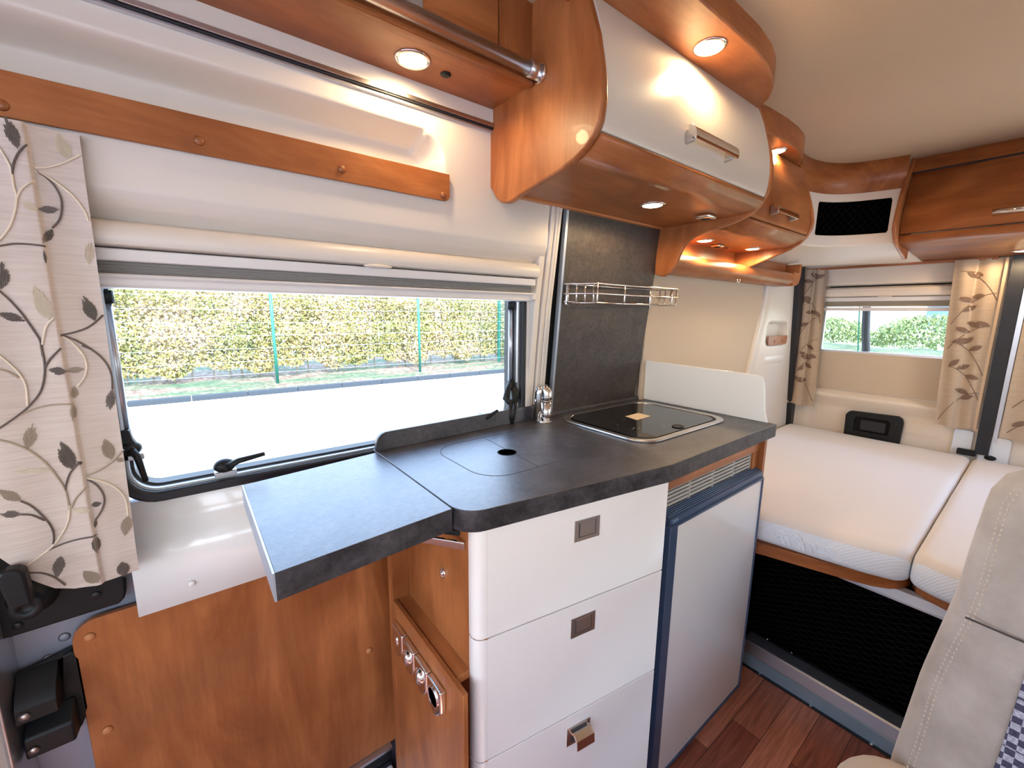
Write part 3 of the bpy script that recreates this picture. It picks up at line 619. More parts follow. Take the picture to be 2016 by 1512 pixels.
# ------------------------------------------------------------------ hob, tap, splashback, basket, guard
hb = thing('hob', (1.12, .76, ZT), 'gas hob closed by a black glass lid in a steel surround', 'hob')
g = G(); ring_faces(g, rrect(.900, 1.352, .595, .932, .065, 8), rrect(.918, 1.330, .612, .915, .055, 8), 'z', ZT-.0002, ZT+.0065, M['steel']); g.build('steel_surround', hb, bevel=.0022)
g = G(); g.prism(rrect(.916, 1.332, .610, .917, .055, 8), 'z', ZT, ZT+.0025, M['black']); g.build('tray', hb)
g = G(); g.prism(rrect(.925, 1.310, .614, .911, .05, 8), 'z', ZT+.004, ZT+.0085, M['hob_glass'])
for x, y, l_, a in ((.985, .70, .03, .3), (1.00, .69, .02, .5), (1.07, .66, .028, -.2), (1.09, .67, .014, .5), (1.15, .70, .008, .2), (1.20, .73, .007, .4), (1.17, .79, .006, 0), (1.24, .76, .005, .9), (1.05, .78, .010, 1.2), (1.21, .68, .006, .1), (1.26, .82, .006, .2), (.98, .75, .008, .4)):
    g.sheet([(x-l_/2*cos(a)-.0006, y-l_/2*sin(a)-.0006, ZT+.0086), (x+l_/2*cos(a), y+l_/2*sin(a)-.0006, ZT+.0086), (x+l_/2*cos(a), y+l_/2*sin(a)+.0008, ZT+.0086)], .0002, (0, 0, 1), M['hob_dirt'])
g.build('glass_lid', hb, weld=False)
g = G(); g.lathe([(.017, 0), (.017, .003), (.012, .004), (.011, .0015), (0, .0015)], (1.108, .634, ZT+.0085), (0, 0, 1), M['rubber'], 24); g.build('lid_grip', hb)
st = G(); st.sheet([(1.085, .803, ZT+.0087), (1.075, .752, ZT+.0087), (1.155, .757, ZT+.0087), (1.158, .806, ZT+.0087)], .0003, (0, 0, 1), M['paper']); tag(st.build('sticker'), 'pale beige square paper sticker on the black hob lid', 'sticker')

tp = thing('tap', (.853, .932, ZT), 'short chrome folding tap standing in the worktop corner by the splashback', 'tap')
g = G(); g.lathe([(.026, 0), (.026, .003), (.021, .006)], (.853, .934, ZT), (0, 0, 1), M['chrome'], 28); g.build('base_ring', tp)
g = G(); g.tube([(.843, .946, ZT+.004), (.843, .946, ZT+.072), (.8435, .945, ZT+.088), (.846, .943, ZT+.100), (.851, .938, ZT+.106)], [.0160, .0160, .0165, .0165, .012], M['chrome'], 20); g.build('body', tp)
g = G(); g.tube([(.846, .942, ZT+.105), (.852, .934, ZT+.104), (.857, .929, ZT+.094), (.858, .928, ZT+.078), (.858, .928, ZT+.064)], [.009, .0155, .0180, .0184, .0178], M['chrome'], 20)
g.tube([(.858, .928, ZT+.064), (.858, .928, ZT+.020), (.858, .929, ZT+.006)], [.0160, .0155, .013], M['chrome'], 20); g.build('spout', tp)
for dz, r_ in ((.067, .0182), (.025, .0165)):
    g = G(); g.tube([(.858, .928, ZT+dz+.001), (.858, .928, ZT+dz-.001)], r_, M['steel'], 20); g.build('joint_ring', tp)

sb = thing('splashback', (1.16, .95, ZT), 'tall leaning dark brown slate-look splashback board behind the hob', 'splashback')
g = G(); A = [(.935, .984, ZT), (1.378, .984, ZT), (1.376, .962, 1.12), (1.385, .912, 1.60), (.918, .916, 1.60)]
g.sheet(A, .014, (0, 1, .1), M['slate_wall']); g.build('board', sb, bevel=.001)
g = G(); g.sheet([(.928, .984, ZT), (.935, .983, ZT), (.919, .9155, 1.60), (.911, .9165, 1.60)], .014, (0, 1, .1), M['alu_grey']); g.build('edge_strip', sb)
g = G(); g.box(.90, 1.415, .968, .985, ZT, ZT+.010, M['slate']); g.build('base_lip', sb, bevel=.001)

bk_ = thing('wire_basket', (1.16, .88, 1.32), 'narrow chromed wire rack fixed to the dark splashback', 'rack')
g = G()
def wy(z): return .962-(z-1.12)*.104
yb = wy(1.36)-.004; yf = .842; zt, zm, zb = 1.386, 1.357, 1.330; x0, x1 = .925, 1.412
for z in (zt, zm):
    g.tube([(x0, yb, z), (x0+.001, yb-.006, z), (x0+.040, yf+.004, z), (x0+.048, yf, z), (x1-.012, yf, z), (x1-.004, yf+.004, z), (x1, yb-.006, z), (x1, yb, z)], .0027, M['wire_chrome'], 8)
g.tube([(x0+.008, yb-.012, zb), (x0+.045, yf+.008, zb), (x1-.018, yf+.008, zb), (x1-.010, yb-.012, zb)], .0027, M['wire_chrome'], 8)
g.tube([(x0, yb, zb+.004), (x1, yb, zb+.004)], .0027, M['wire_chrome'], 8); g.tube([(x0, yb, zt), (x1, yb, zt)], .0027, M['wire_chrome'], 8)
def side(t): return (x0+.001+.044*t, yb-.006+(yf+.003-yb+.006)*t)
for t in (.08, .36, .64, .92):
    x, y = side(t); g.tube([(x, y, zt), (x, y, zb+.004), (x+.004, y+.004, zb)], .0027, M['wire_chrome'], 8)
    xx = x1-.004*t; g.tube([(xx, y, zt), (xx-.002, y, zb+.006), (xx-.006, y, zb)], .0027, M['wire_chrome'], 8)
for x in (.972, 1.10, 1.235, 1.365): g.tube([(x, yf, zt), (x, yf, zb+.006), (x, yf+.006, zb), (x, yb, zb+.004)], .0027, M['wire_chrome'], 8)
for y in (.865, .885): g.tube([(x0+.03, y, zb), (x1-.014, y, zb)], .0022, M['wire_chrome'], 8)
g.build('wires', bk_)
for x in (.938, 1.372):
    g = G(); g.box(x-.004, x+.004, wy(1.36)-.006, wy(1.36)+.002, 1.325, 1.385, M['chrome']); g.build('mounting_clip', bk_, bevel=.001)

gd = G(); gd.prism([(.510, ZT), (.990, ZT), (.982, 1.122), (.555, 1.114), (.538, 1.108), (.530, 1.090), (.520, 1.0)], 'x', 1.406, 1.414, M['guard']); o = gd.build('guard_panel', bevel=.002)
tag(o, 'glossy white upright guard panel between the hob and the bed', 'panel')
# ------------------------------------------------------------------ upper cabinets
def lamp(name_label, c, nrm=(0, 0, -1), power=5.0, r=.035, group='recessed spotlights'):
    t = thing('spotlight', c, name_label, 'lamp', group)
    g = G(); g.lathe([(r, 0), (r, .002), (r-.006, .004), (r-.008, .002)], c, nrm, M['chrome'], 28); g.build('ring', t)
    g = G(); g.lathe([(r-.008, .002), (r-.012, .0035), (0, .0045)], c, nrm, M['bulb'], 28); g.build('lens', t)
    L = bpy.data.lights.new('lamp', 'SPOT'); L.energy = power; L.spot_size = radians(178); L.spot_blend = .25; L.shadow_soft_size = .016; L.color = (1, .70, .38)
    lo = bpy.data.objects.new('lamp_light', L); COL.objects.link(lo); lo.parent = t
    n = Vector(nrm).normalized(); lo.location = n*.024; lo.rotation_euler = n.to_track_quat('-Z', 'Y').to_euler()
def handle(x0, x1, y, z, parent, s=1.0, ax='x', flip=0):
    """quarter-round chrome bar on two feet; y is the door face"""
    g = G(); pr = []
    for i in range(9): a = -.15*pi+.62*pi*i/8; pr.append((y-.006-.020*s*cos(a), z+.020*s*sin(a)-.002))
    pr += [(y-.010, z+.004)]
    g.prism(pr, 'x', x0, x1, M['chrome'], True); o = g.build('handle', parent, bevel=.0008)
    for x in (x0+.004, x1-.016):
        g = G(); g.prism([(y+.004, z-.016), (y+.004, z+.014), (y-.014, z+.012), (y-.020, z-.012)], 'x', x, x+.012, M['steel']); g.build('handle_foot', o, bevel=.0015)

# left cabinet above the sliding door
lc = thing('overhead_cabinet', (-.1, .84, 1.78), 'long wooden overhead cabinet above the sliding door, carrying a chrome rail', 'cabinet')
g = G(); g.box(-1.0, .640, .755, .925, 1.781, 1.797, M['wood_x']); g.build('bottom_board', lc, bevel=.001)
g = G(); g.box(-1.0, .5515, .764, .78, 1.786, 1.96, M['wood_x']); g.box(.5545, .640, .764, .78, 1.786, 1.96, M['wood_z']); g.box(.5512, .5548, .768, .779, 1.79, 1.95, M['seam']); g.build('front_panel', lc, weld=False)
g = G(); g.box(-1.0, .637, .752, .768, 1.774, 1.785, M['wood_x']); g.build('front_lip', lc, bevel=.003)
g = G(); g.box(.300, .385, .756, .765, 1.815, 1.90, M['alu']); g.build('metal_plate', lc, bevel=.001, label='small grey metal plate')
g = G(); g.lathe([(.011, 0), (.011, .002), (.007, .004), (0, .0035)], (.476, .842, 1.781), (0, 0, -1), M['black'], 24); g.build('round_catch', lc, label='round black catch')
rd = thing('rail', (.1, .733, 1.791), 'thick chrome tube rail running below the overhead cabinet into the side panel', 'rail')
g = G(); g.tube([(-.8, .733, 1.791), (.632, .733, 1.791)], .0125, M['steel'], 28); g.build('tube', rd)
g = G(); g.tube([(.604, .733, 1.791), (.634, .733, 1.791)], .0155, M['steel'], 28); g.tube([(.632, .733, 1.791), (.6395, .733, 1.791)], .0195, M['chrome'], 28); g.build('end_flange', rd)
lamp('lit spotlight under the overhead cabinet, leftmost of the spotlights', (.401, .837, 1.781), power=1.9)

# kitchen cabinet
K = [(.925, 1.95), (.925, 1.612), (.911, 1.600), (.893, 1.577), (.874, 1.564), (.858, 1.559), (.843, 1.558), (.825, 1.560), (.80, 1.566), (.672, 1.588), (.63, 1.599), (.60, 1.612), (.580, 1.629), (.567, 1.650), (.561, 1.687), (.563, 1.715), (.569, 1.747), (.582, 1.802), (.604, 1.861), (.635, 1.95)]
kc = thing('overhead_cabinet', (1.0, .75, 1.57), 'overhead kitchen cabinet with a wide bowed cream door above the hob', 'cabinet')
g = G(); g.prism(K, 'x', .640, .656, M['wood_z'], False); g.build('side_panel', kc, bevel=.004, seg=3)
K2 = [(.925, 1.95), (.925, 1.442), (.905, 1.434), (.889, 1.431), (.868, 1.442), (.843, 1.472), (.832, 1.500), (.823, 1.521), (.806, 1.541), (.785, 1.553), (.743, 1.565), (.701, 1.571), (.655, 1.580), (.612, 1.594), (.585, 1.618), (.568, 1.651), (.562, 1.685), (.563, 1.719), (.571, 1.76), (.584, 1.806), (.60, 1.85), (.618, 1.898), (.635, 1.95)]
g = G(); g.prism(K2, 'x', 1.374, 1.392, M['wood_z']); g.build('side_panel', kc, bevel=.004, seg=3)
D = [(.5745, 1.638), (.5705, 1.648), (.5665, 1.67), (.5655, 1.700), (.5685, 1.735), (.5745, 1.768), (.583, 1.80), (.595, 1.84), (.609, 1.875), (.617, 1.892)]
def thick(P, t): return P+[(y+t, z-.001) for y, z in P[::-1]]
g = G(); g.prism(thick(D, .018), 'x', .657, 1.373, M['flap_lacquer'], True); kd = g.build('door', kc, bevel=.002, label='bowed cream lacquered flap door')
handle(.920, 1.120, .566, 1.690, kd, 1.2)
B = [(.572, 1.634), (.576, 1.626), (.590, 1.612), (.610, 1.603), (.635, 1.5985)]
g = G(); g.prism(B+[(.635, 1.615), (.60, 1.625), (.58, 1.6345)], 'x', .656, 1.374, M['wood_x'], True); g.build('lower_fascia', kc)
g = G(); g.box(.656, 1.374, .6352, .912, 1.5985, 1.612, M['wood_x']); g.box(.656, 1.374, .900, .916, 1.594, 1.602, M['wood_edge']); g.build('bottom_board', kc)
lamp('lit spotlight under the overhead kitchen cabinet, in front of the splashback', (1.063, .736, 1.5985), power=2.6)
def sock(c, s, lab):
    t = thing('socket', c, lab, 'socket')
    g = G(); x, y, z = c; g.prism([(x-.026*s, y-.022*s), (x+.026*s, y-.022*s), (x+.026*s, y+.022*s), (x-.026*s, y+.022*s)], 'z', z-.012*s, z, M['chrome']); g.build('housing', t, bevel=.005*s, seg=3)
    g = G(); g.lathe([(.0, .0005), (.0145*s, .0005), (.015*s, 0)], (x, y, z-.012*s), (0, 0, -1), M['dark_hole'], 24); g.build('opening', t)
sock((1.292, .703, 1.598), 1.0, 'chrome socket under the overhead kitchen cabinet, with a round black opening')

# valance above the kitchen cabinet
def valance(name, lab, plan, z0):
    g = G(); n = len(plan)
    g.prism(plan, 'z', z0, 1.965, M['wood_x'], True); o = g.build(name, bevel=.004, seg=3); return tag(o, lab, 'pelmet')
VP = [(.60, .66), (.60, .497), (.93, .497), (1.08, .499), (1.17, .508), (1.23, .522), (1.28, .541), (1.33, .569), (1.36, .600), (1.372, .635), (1.372, .66)]
valance('pelmet', 'wooden ceiling pelmet with a rounded end above the cream cabinet door', VP, 1.885)
lamp('lit spotlight in the ceiling pelmet above the cream cabinet door', (.982, .558, 1.885), power=3.0)

# second cabinet, wooden door
sc_ = thing('overhead_cabinet', (1.7, .8, 1.57), 'smaller wooden overhead cabinet with a wooden door beyond the cream one', 'cabinet')
D2 = [(.656, 1.612), (.650, 1.624), (.647, 1.66), (.651, 1.71), (.662, 1.76), (.675, 1.81), (.690, 1.860)]
g = G(); g.prism(thick(D2, .016), 'x', 1.394, 1.977, M['wood_x'], True); sd = g.build('door', sc_, bevel=.001)
handle(1.595, 1.775, .641, 1.648, sd, .9)
K3 = [(.93, 1.90), (.93, 1.495), (.858, 1.506), (.78, 1.535), (.707, 1.562), (.675, 1.580), (.655, 1.602), (.640, 1.635), (.638, 1.662), (.645, 1.70), (.655, 1.738), (.675, 1.80), (.699, 1.866), (.715, 1.90)]
g = G(); g.prism(K3, 'x', 1.978, 1.996, M['wood_z']); g.build('side_panel', sc_, bevel=.004, seg=3)
g = G(); g.prism([(.652, 1.606), (.660, 1.597), (.690, 1.580), (.715, 1.570), (.715, 1.585), (.665, 1.610)], 'x', 1.392, 1.978, M['wood_x'], True); g.build('lower_fascia', sc_)
g = G(); g.box(1.392, 1.978, .7152, .925, 1.570, 1.584, M['wood_x']); g.build('bottom_board', sc_)
lamp('lit spotlight under the smaller wooden cabinet, the one nearer the splashback', (1.56, .846, 1.570), power=2.4, r=.033)
lamp('lit spotlight under the smaller wooden cabinet, the one nearer the bed corner', (1.895, .818, 1.570), power=2.4, r=.033)
sock((1.69, .862, 1.570), .8, 'small chrome socket between the two spotlights under the smaller wooden cabinet')
for x, y in ((1.515, .90), (1.80, .875)):
    g = G(); g.lathe([(.010, 0), (.008, .005), (0, .005)], (x, y, 1.570), (0, 0, -1), M['brown_cap'], 20); g.build('push_catch', sc_)
VP2 = [(1.392, .74), (1.392, .655), (1.50, .640), (1.62, .634), (1.73, .636), (1.80, .643), (1.86, .658), (1.92, .69), (1.945, .74)]
valance('pelmet', 'smaller wooden ceiling pelmet above the smaller wooden cabinet', VP2, 1.866)
lamp('lit spotlight in the smaller ceiling pelmet', (1.70, .685, 1.866), power=2.4, r=.033)

# light rail shelf along the bed wall
ls = thing('bed_shelf', (2.0, .9, 1.44), 'long rounded wooden shelf rail on the wall above the bed, under the smaller cabinet', 'shelf')
g = G(); g.prism([(.935, 1.515), (.880, 1.515), (.864, 1.510), (.856, 1.498), (.854, 1.482), (.858, 1.466), (.870, 1.453), (.890, 1.446), (.935, 1.446)], 'x', 1.392, 2.48, M['wood_x'], True)
g.build('rail', ls, bevel=.001)
g = G(); g.prism([(2.48, 1.446), (2.53, 1.450), (2.56, 1.462), (2.575, 1.49), (2.58, 1.56), (2.56, 1.56), (2.55, 1.515), (2.48, 1.515)], 'y', .856, .935, M['wood_x']); g.build('end_cap', ls, bevel=.003)
g = G(); g.box(1.392, 2.58, .925, .935, 1.515, 1.575, M['wood_x']); g.build('back_board', ls)
g = G(); g.tube([(1.885, .862, 1.446), (1.885, .862, 1.436), (1.895, .858, 1.436), (1.895, .856, 1.446)], .002, M['chrome'], 8); g.build('hook', ls)

# corner unit: bowed fascia, cream panel with net opening, cream underside
CV = [(2.0, .72), (2.08, .722), (2.15, .712), (2.22, .690), (2.275, .655), (2.315, .605), (2.340, .545), (2.355, .49), (2.362, .452)]
cu_ = thing('corner_unit', (2.2, .7, 1.56), 'bowed corner unit in cream with a dark netted opening and wooden top fascia', 'cabinet')
def curve(u):
    t = u*(len(CV)-1); i = min(int(t), len(CV)-2); f = t-i
    p = [CV[max(i-1, 0)], CV[i], CV[i+1], CV[min(i+2, len(CV)-1)]]
    return tuple(.5*(2*p[1][a]+(p[2][a]-p[0][a])*f+(2*p[0][a]-5*p[1][a]+4*p[2][a]-p[3][a])*f*f+(3*p[1][a]-p[0][a]-3*p[2][a]+p[3][a])*f**3) for a in (0, 1))
def cvp(off, z0, z1):
    def fn(u, v):
        x, y = curve(u); x2, y2 = curve(min(1, u+.01)); x1, y1 = curve(max(0, u-.01)); tx, ty = x2-x1, y2-y1; L_ = sqrt(tx*tx+ty*ty)
        return (x+off*ty/L_, y-off*tx/L_, z0+(z1-z0)*v)
    return fn
g = G(); g.grid(cvp(.004, 1.812, 1.95), 30, 2, M['wood_x']); g.build('top_fascia', cu_, solid=.010)
def inhole(u, v):
    z = 1.60+.215*v; a, b, c, d_ = .33, .885, 1.642, 1.782; 
    if not (a < u < b and c < z < d_): return False
    # rounded corners
    du = min(u-a, b-u)*.62; dz = min(z-c, d_-z); r = .014
    return not (du < r and dz < r and (r-du)**2+(r-dz)**2 > r*r)
g = G(); g.grid(cvp(0, 1.60, 1.815), 130, 70, M['cream_warm'], keep=lambda u, v: not inhole(u, v)); g.build('bowed_panel', cu_, solid=.006)
g = G(); g.grid(lambda u, v: tuple(a+(b-a)*v for a, b in zip(cvp(0, 1.60, 1.60)(u, 0), (interp([(0, 2.0), (.5, 2.62), (1, 2.93)], u), interp([(0, .93), (.5, .935), (.62, .93), (1, .452)], u), 1.563)))[:2]+(1.60-.037*v+.010*sin(pi*v),), 30, 14, M['cream_warm']); g.build('underside', cu_, solid=.003)
g = G(); g.grid(cvp(-.05, 1.60, 1.81), 30, 2, M['net_back']); g.build('dark_lining', cu_)
g = G()
for s_ in (1, -1):
    for k in range(-4, 16):
        pts = []
        for i in range(15):
            v = i/14; u = .33+.052*k+s_*(v-.5)*.22
            if .33 <= u <= .885: pts.append(cvp(-.012, 1.64, 1.785)(u, v))
        if len(pts) > 1: g.tube(pts, .0007, M['net'], 5, caps=False)
o = g.build('net', cu_)

# rear cabinet over the back doors
rc = thing('overhead_cabinet', (2.6, -.1, 1.56), 'wooden overhead cabinet across the rear above the back doors', 'cabinet')
RP = [(2.43, 1.95), (2.406, 1.912), (2.34, 1.84), (2.307, 1.773), (2.283, 1.71), (2.272, 1.663), (2.276, 1.64), (2.303, 1.612), (2.36, 1.583), (2.533, 1.545), (2.55, 1.55), (2.55, 1.95)]
g = G(); g.prism(RP, 'y', .445, .458, M['wood_z']); g.build('side_panel', rc, bevel=.003)
DR = [(2.335, 1.628), (2.325, 1.66), (2.335, 1.72), (2.355, 1.78), (2.38, 1.84), (2.398, 1.868)]
g = G(); g.prism(thick(DR, .0)[:6]+[(x+.018, z) for x, z in DR[::-1]], 'y', -.70, .442, M['wood_y'], True); rdoor = g.build('door', rc)
g = G(); g.prism([(2.398, 1.876), (2.440, 1.936), (2.465, 1.936), (2.425, 1.876)], 'y', -.70, .445, M['wood_y']); g.build('top_rail', rc)
g = G(); g.prism([(2.400, 1.868), (2.410, 1.884), (2.43, 1.884), (2.42, 1.868)], 'y', -.70, .443, M['seam']); g.prism([(2.445, 1.935), (2.447, 1.945), (2.47, 1.945), (2.46, 1.935)], 'y', -.70, .443, M['seam']); g.build('shadow_gap', rc)
g = G(); g.prism([(2.335, 1.622), (2.345, 1.600), (2.38, 1.590), (2.93, 1.566), (2.93, 1.60), (2.40, 1.625)], 'y', -.70, .445, M['wood_y'], True); g.build('bottom_board', rc)
g = G(); pr = [(2.325-.004-.022*cos(a), 1.668+.012*sin(a)) for a in [-.5*pi+pi*i/8 for i in range(9)]]+[(2.325, 1.672), (2.325, 1.662)]
g.prism(pr, 'y', .02, .196, M['chrome'], True); g.build('handle', rdoor)
lamp('lit spotlight under the rear overhead cabinet, at the right edge of the photo', (2.78, .128, 1.573), power=2.2, r=.033)
g = G(); g.box(2.90, 2.935, .20, .94, 1.555, 1.567, M['wood_y']); o = g.build('trim_6', bevel=.001); o['kind'] = 'structure'
# ------------------------------------------------------------------ wall beside the bed
bb = G(); bb.prism([(1.387, .80), (2.30, .80), (2.318, 1.0), (2.395, 1.32), (2.395, 1.40), (2.385, 1.50), (1.387, 1.50)], 'y', .958, .975, M['taupe']); o = bb.build('padded_wall_board', bevel=.004); tag(o, 'large plain beige padded board on the wall beyond the splashback', 'wall panel')
g = G()
def pil(u, v):
    z = .55+1.05*v; xl = interp([(.8, 2.245), (1.0, 2.275), (1.32, 2.375), (1.47, 2.415), (1.6, 2.39)], z); x = xl+(2.97-xl)*u
    y = .945+.03*sstep(.0, .02, .02-u)+.022*sstep(.045, .085, u)-.012*sstep(.10, .20, u)
    # pocket pressed into the pillar
    d = 0; rr_ = ((abs(x-2.630)/.142)**5+(abs(z-1.196)/.064)**5)**.2
    y += .045*(1-sstep(.90, 1.06, rr_)); rq = ((abs(x-2.62)/.13)**6+(abs(z-1.052)/.014)**6)**(1/6); y -= .006*(1-sstep(.8, 1.1, rq))
    return (x, y, z)
g.grid(pil, 150, 150, M['cream']); o = g.build('trim_7', solid=.002); o['kind'] = 'structure'
po = G(); po.prism(rrect(2.500, 2.762, 1.134, 1.184, .022, 6, '1100'), 'y', .948, .953, M['wood_x']); o = po.build('pocket_flap', bevel=.001); tag(o, 'small rounded wooden flap closing the pocket in the cream rear pillar', 'flap')
for x in (2.585, 2.695):
    g = G(); g.lathe([(0, .003), (.006, .002), (.007, 0)], (x, .948, 1.155), (0, -1, 0), M['brown_cap'], 14); c = g.build('screw_cap'); c.parent = o; c.location = c.location-o.location
g = G(); g.sheet([(2.77, .928, 1.575), (2.845, .928, 1.575), (3.0, .928, .55), (2.93, .928, .55)], .03, (0, 1, 0), M['rubber']); o = g.build('trim_8'); o['kind'] = 'structure'

# ------------------------------------------------------------------ rear doors with window
g = G(); g.box(3.0, 3.04, -.78, 1.05, 1.56, 1.97, M['cream_warm']); g.box(3.0, 3.04, -.78, 1.05, -.04, .60, M['cream_warm']); g.box(3.0, 3.04, .86, 1.05, .6, 1.56, M['cream_warm']); g.box(3.0, 3.04, -.78, -.60, .6, 1.56, M['cream_warm']); g.box(3.0, 3.02, -.09, .28, .6, 1.56, M['cream_warm'])
o = g.build('wall_rear'); o['kind'] = 'structure'
rd_ = struct('door_2', (2.96, .58, .4))
def dskin(y0, y1, wy0, wy1):
    g = G()
    def fn(u, v):
        y = y0+(y1-y0)*u; z = .40+1.20*v
        inside = sstep(wy0-.03, wy0+.0, y)*(1-sstep(wy1, wy1+.03, y))
        x = 2.965
        b = interp([(.78, 0), (.815, -.020), (.835, -.034), (.848, -.036), (.865, -.010), (.88, .02), (1.46, .02), (1.462, -.012), (1.47, -.022), (1.50, -.018), (1.56, -.010)], z)
        x += b*inside-.004*(1-inside)
        rq = ((abs(y-.35)/.075)**6+(abs(z-.725)/.034)**6)**(1/6); x -= .004*(1-sstep(.85, 1.05, rq))
        return (x, y, z)
    NU, NV = 90, 150
    g.grid(fn, NU, NV, M['cream_warm'], keep=lambda u, v: not (wy0 < y0+(y1-y0)*u < wy1 and .885 < .40+1.2*v < 1.452))
    return g
dskin(.19, .955, .295, .845).build('inner_skin', rd_)
rw = struct('window_2', (2.98, .57, .87))
g = G(); ring_faces(g, rrect(.285, .855, .872, 1.462, .03), rrect(.306, .836, .892, 1.44, .025), 'x', 2.972, 2.995, M['alu']); g.build('frame', rw)
g = G(); g.prism(rrect(.29, .85, .88, 1.455, .03), 'x', 3.002, 3.006, M['glass']); g.build('pane', rw)
g = G(); g.box(2.968, 2.976, .295, .845, .876, 1.096, M['taupe']); g.box(2.966, 2.980, .295, .845, 1.092, 1.104, M['alu']); o = g.build('lower_shade'); tag(o, 'plain beige lower shade pulled up over the bottom of the rear door window', 'shade')
b2 = thing('window_blind', (2.95, .57, 1.326), 'short cream cassette blind at the top of the small rear window', 'blind')
g = G(); g.prism([(2.975, 1.400), (2.945, 1.400), (2.925, 1.406), (2.920, 1.425), (2.927, 1.445), (2.945, 1.455), (2.975, 1.455)], 'y', .300, .842, M['cream_warm'], True); g.build('cassette', b2, bevel=.001)
g = G(); g.box(2.935, 2.970, .302, .840, 1.378, 1.399, M['blind']); g.build('head_rail', b2, bevel=.001)
g = G(); g.box(2.950, 2.970, .304, .838, 1.352, 1.378, mat('brown grey pleated cloth', (.30, .26, .20), .9)); g.build('pleats', b2)
g = G(); g.box(2.938, 2.970, .303, .839, 1.326, 1.345, M['blind']); g.box(2.945, 2.970, .303, .839, 1.348, 1.353, M['blind']); g.build('pull_bar', b2, bevel=.001)
g = G(); g.ball((2.922, .575, 1.402), (.006, .030, .004), M['cream_warm']); g.build('grip_tab', b2)
# groove above the cassette
g = G(); g.box(2.945, 2.962, .315, .825, 1.4555, 1.461, M['dark_hole']); g.build('shadow_gap', rd_)
# black recessed inside handle
ih = thing('door_release', (2.94, .55, .64), 'black recessed rectangular release handle in the rear door above the mattress', 'handle')
g = G(); O_ = [(.425, .62), (.665, .62), (.668, .745), (.655, .765), (.64, .77), (.445, .776), (.428, .765), (.422, .745)]; I_ = [(.475, .662), (.625, .662), (.627, .72), (.622, .736), (.612, .741), (.49, .744), (.478, .738), (.473, .725)]
ring_faces(g, O_, I_, 'x', 2.938, 2.962, M['black']); g.build('surround', ih, bevel=.003)
g = G(); g.box(2.9555, 2.9585, .46, .64, .65, .75, M['dark_hole']); g.build('recess', ih)
g = G(); g.box(2.946, 2.955, .490, .600, .668, .728, M['rubber']); g.build('pull_lever', ih, bevel=.003)

# middle of the rear doors
g = G(); g.sheet([(2.90, .158, 1.575), (2.90, .112, 1.575), (2.93, .112, .655), (2.93, .158, .655)], .03, (1, 0, 0), M['rubber']); g.build('centre_seal', rd_)
d3 = struct('door_3', (2.96, -.3, .4))
dskin(-.735, .187, -.48, -.12).build('inner_skin', d3)
g = G(); g.sheet([(2.91, .110, 1.575), (2.91, .092, 1.575), (2.938, .096, .72), (2.938, .110, .72)], .02, (1, 0, 0), M['alu']); g.build('edge_profile', d3)
g = G(); g.prism(rrect(.17, .238, .60, .758, .012), 'x', 2.949, 2.956, M['white_metal']); g.build('striker_plate', rd_, bevel=.002)
g = G(); g.prism(rrect(.050, .145, .60, .745, .016), 'x', 2.943, 2.956, M['white_metal']); g.ball((2.942, .105, .645), (.004, .020, .012), M['black']); g.build('striker_plate', d3)
g = G(); g.box(2.925, 2.95, .150, .215, .640, .668, M['black']); g.build('lock_catch', rd_, bevel=.004)
g = G(); g.prism(rrect(-.50, -.10, .88, 1.46, .03), 'x', 3.002, 3.006, M['glass']); o = g.build('window_3'); o['kind'] = 'structure'

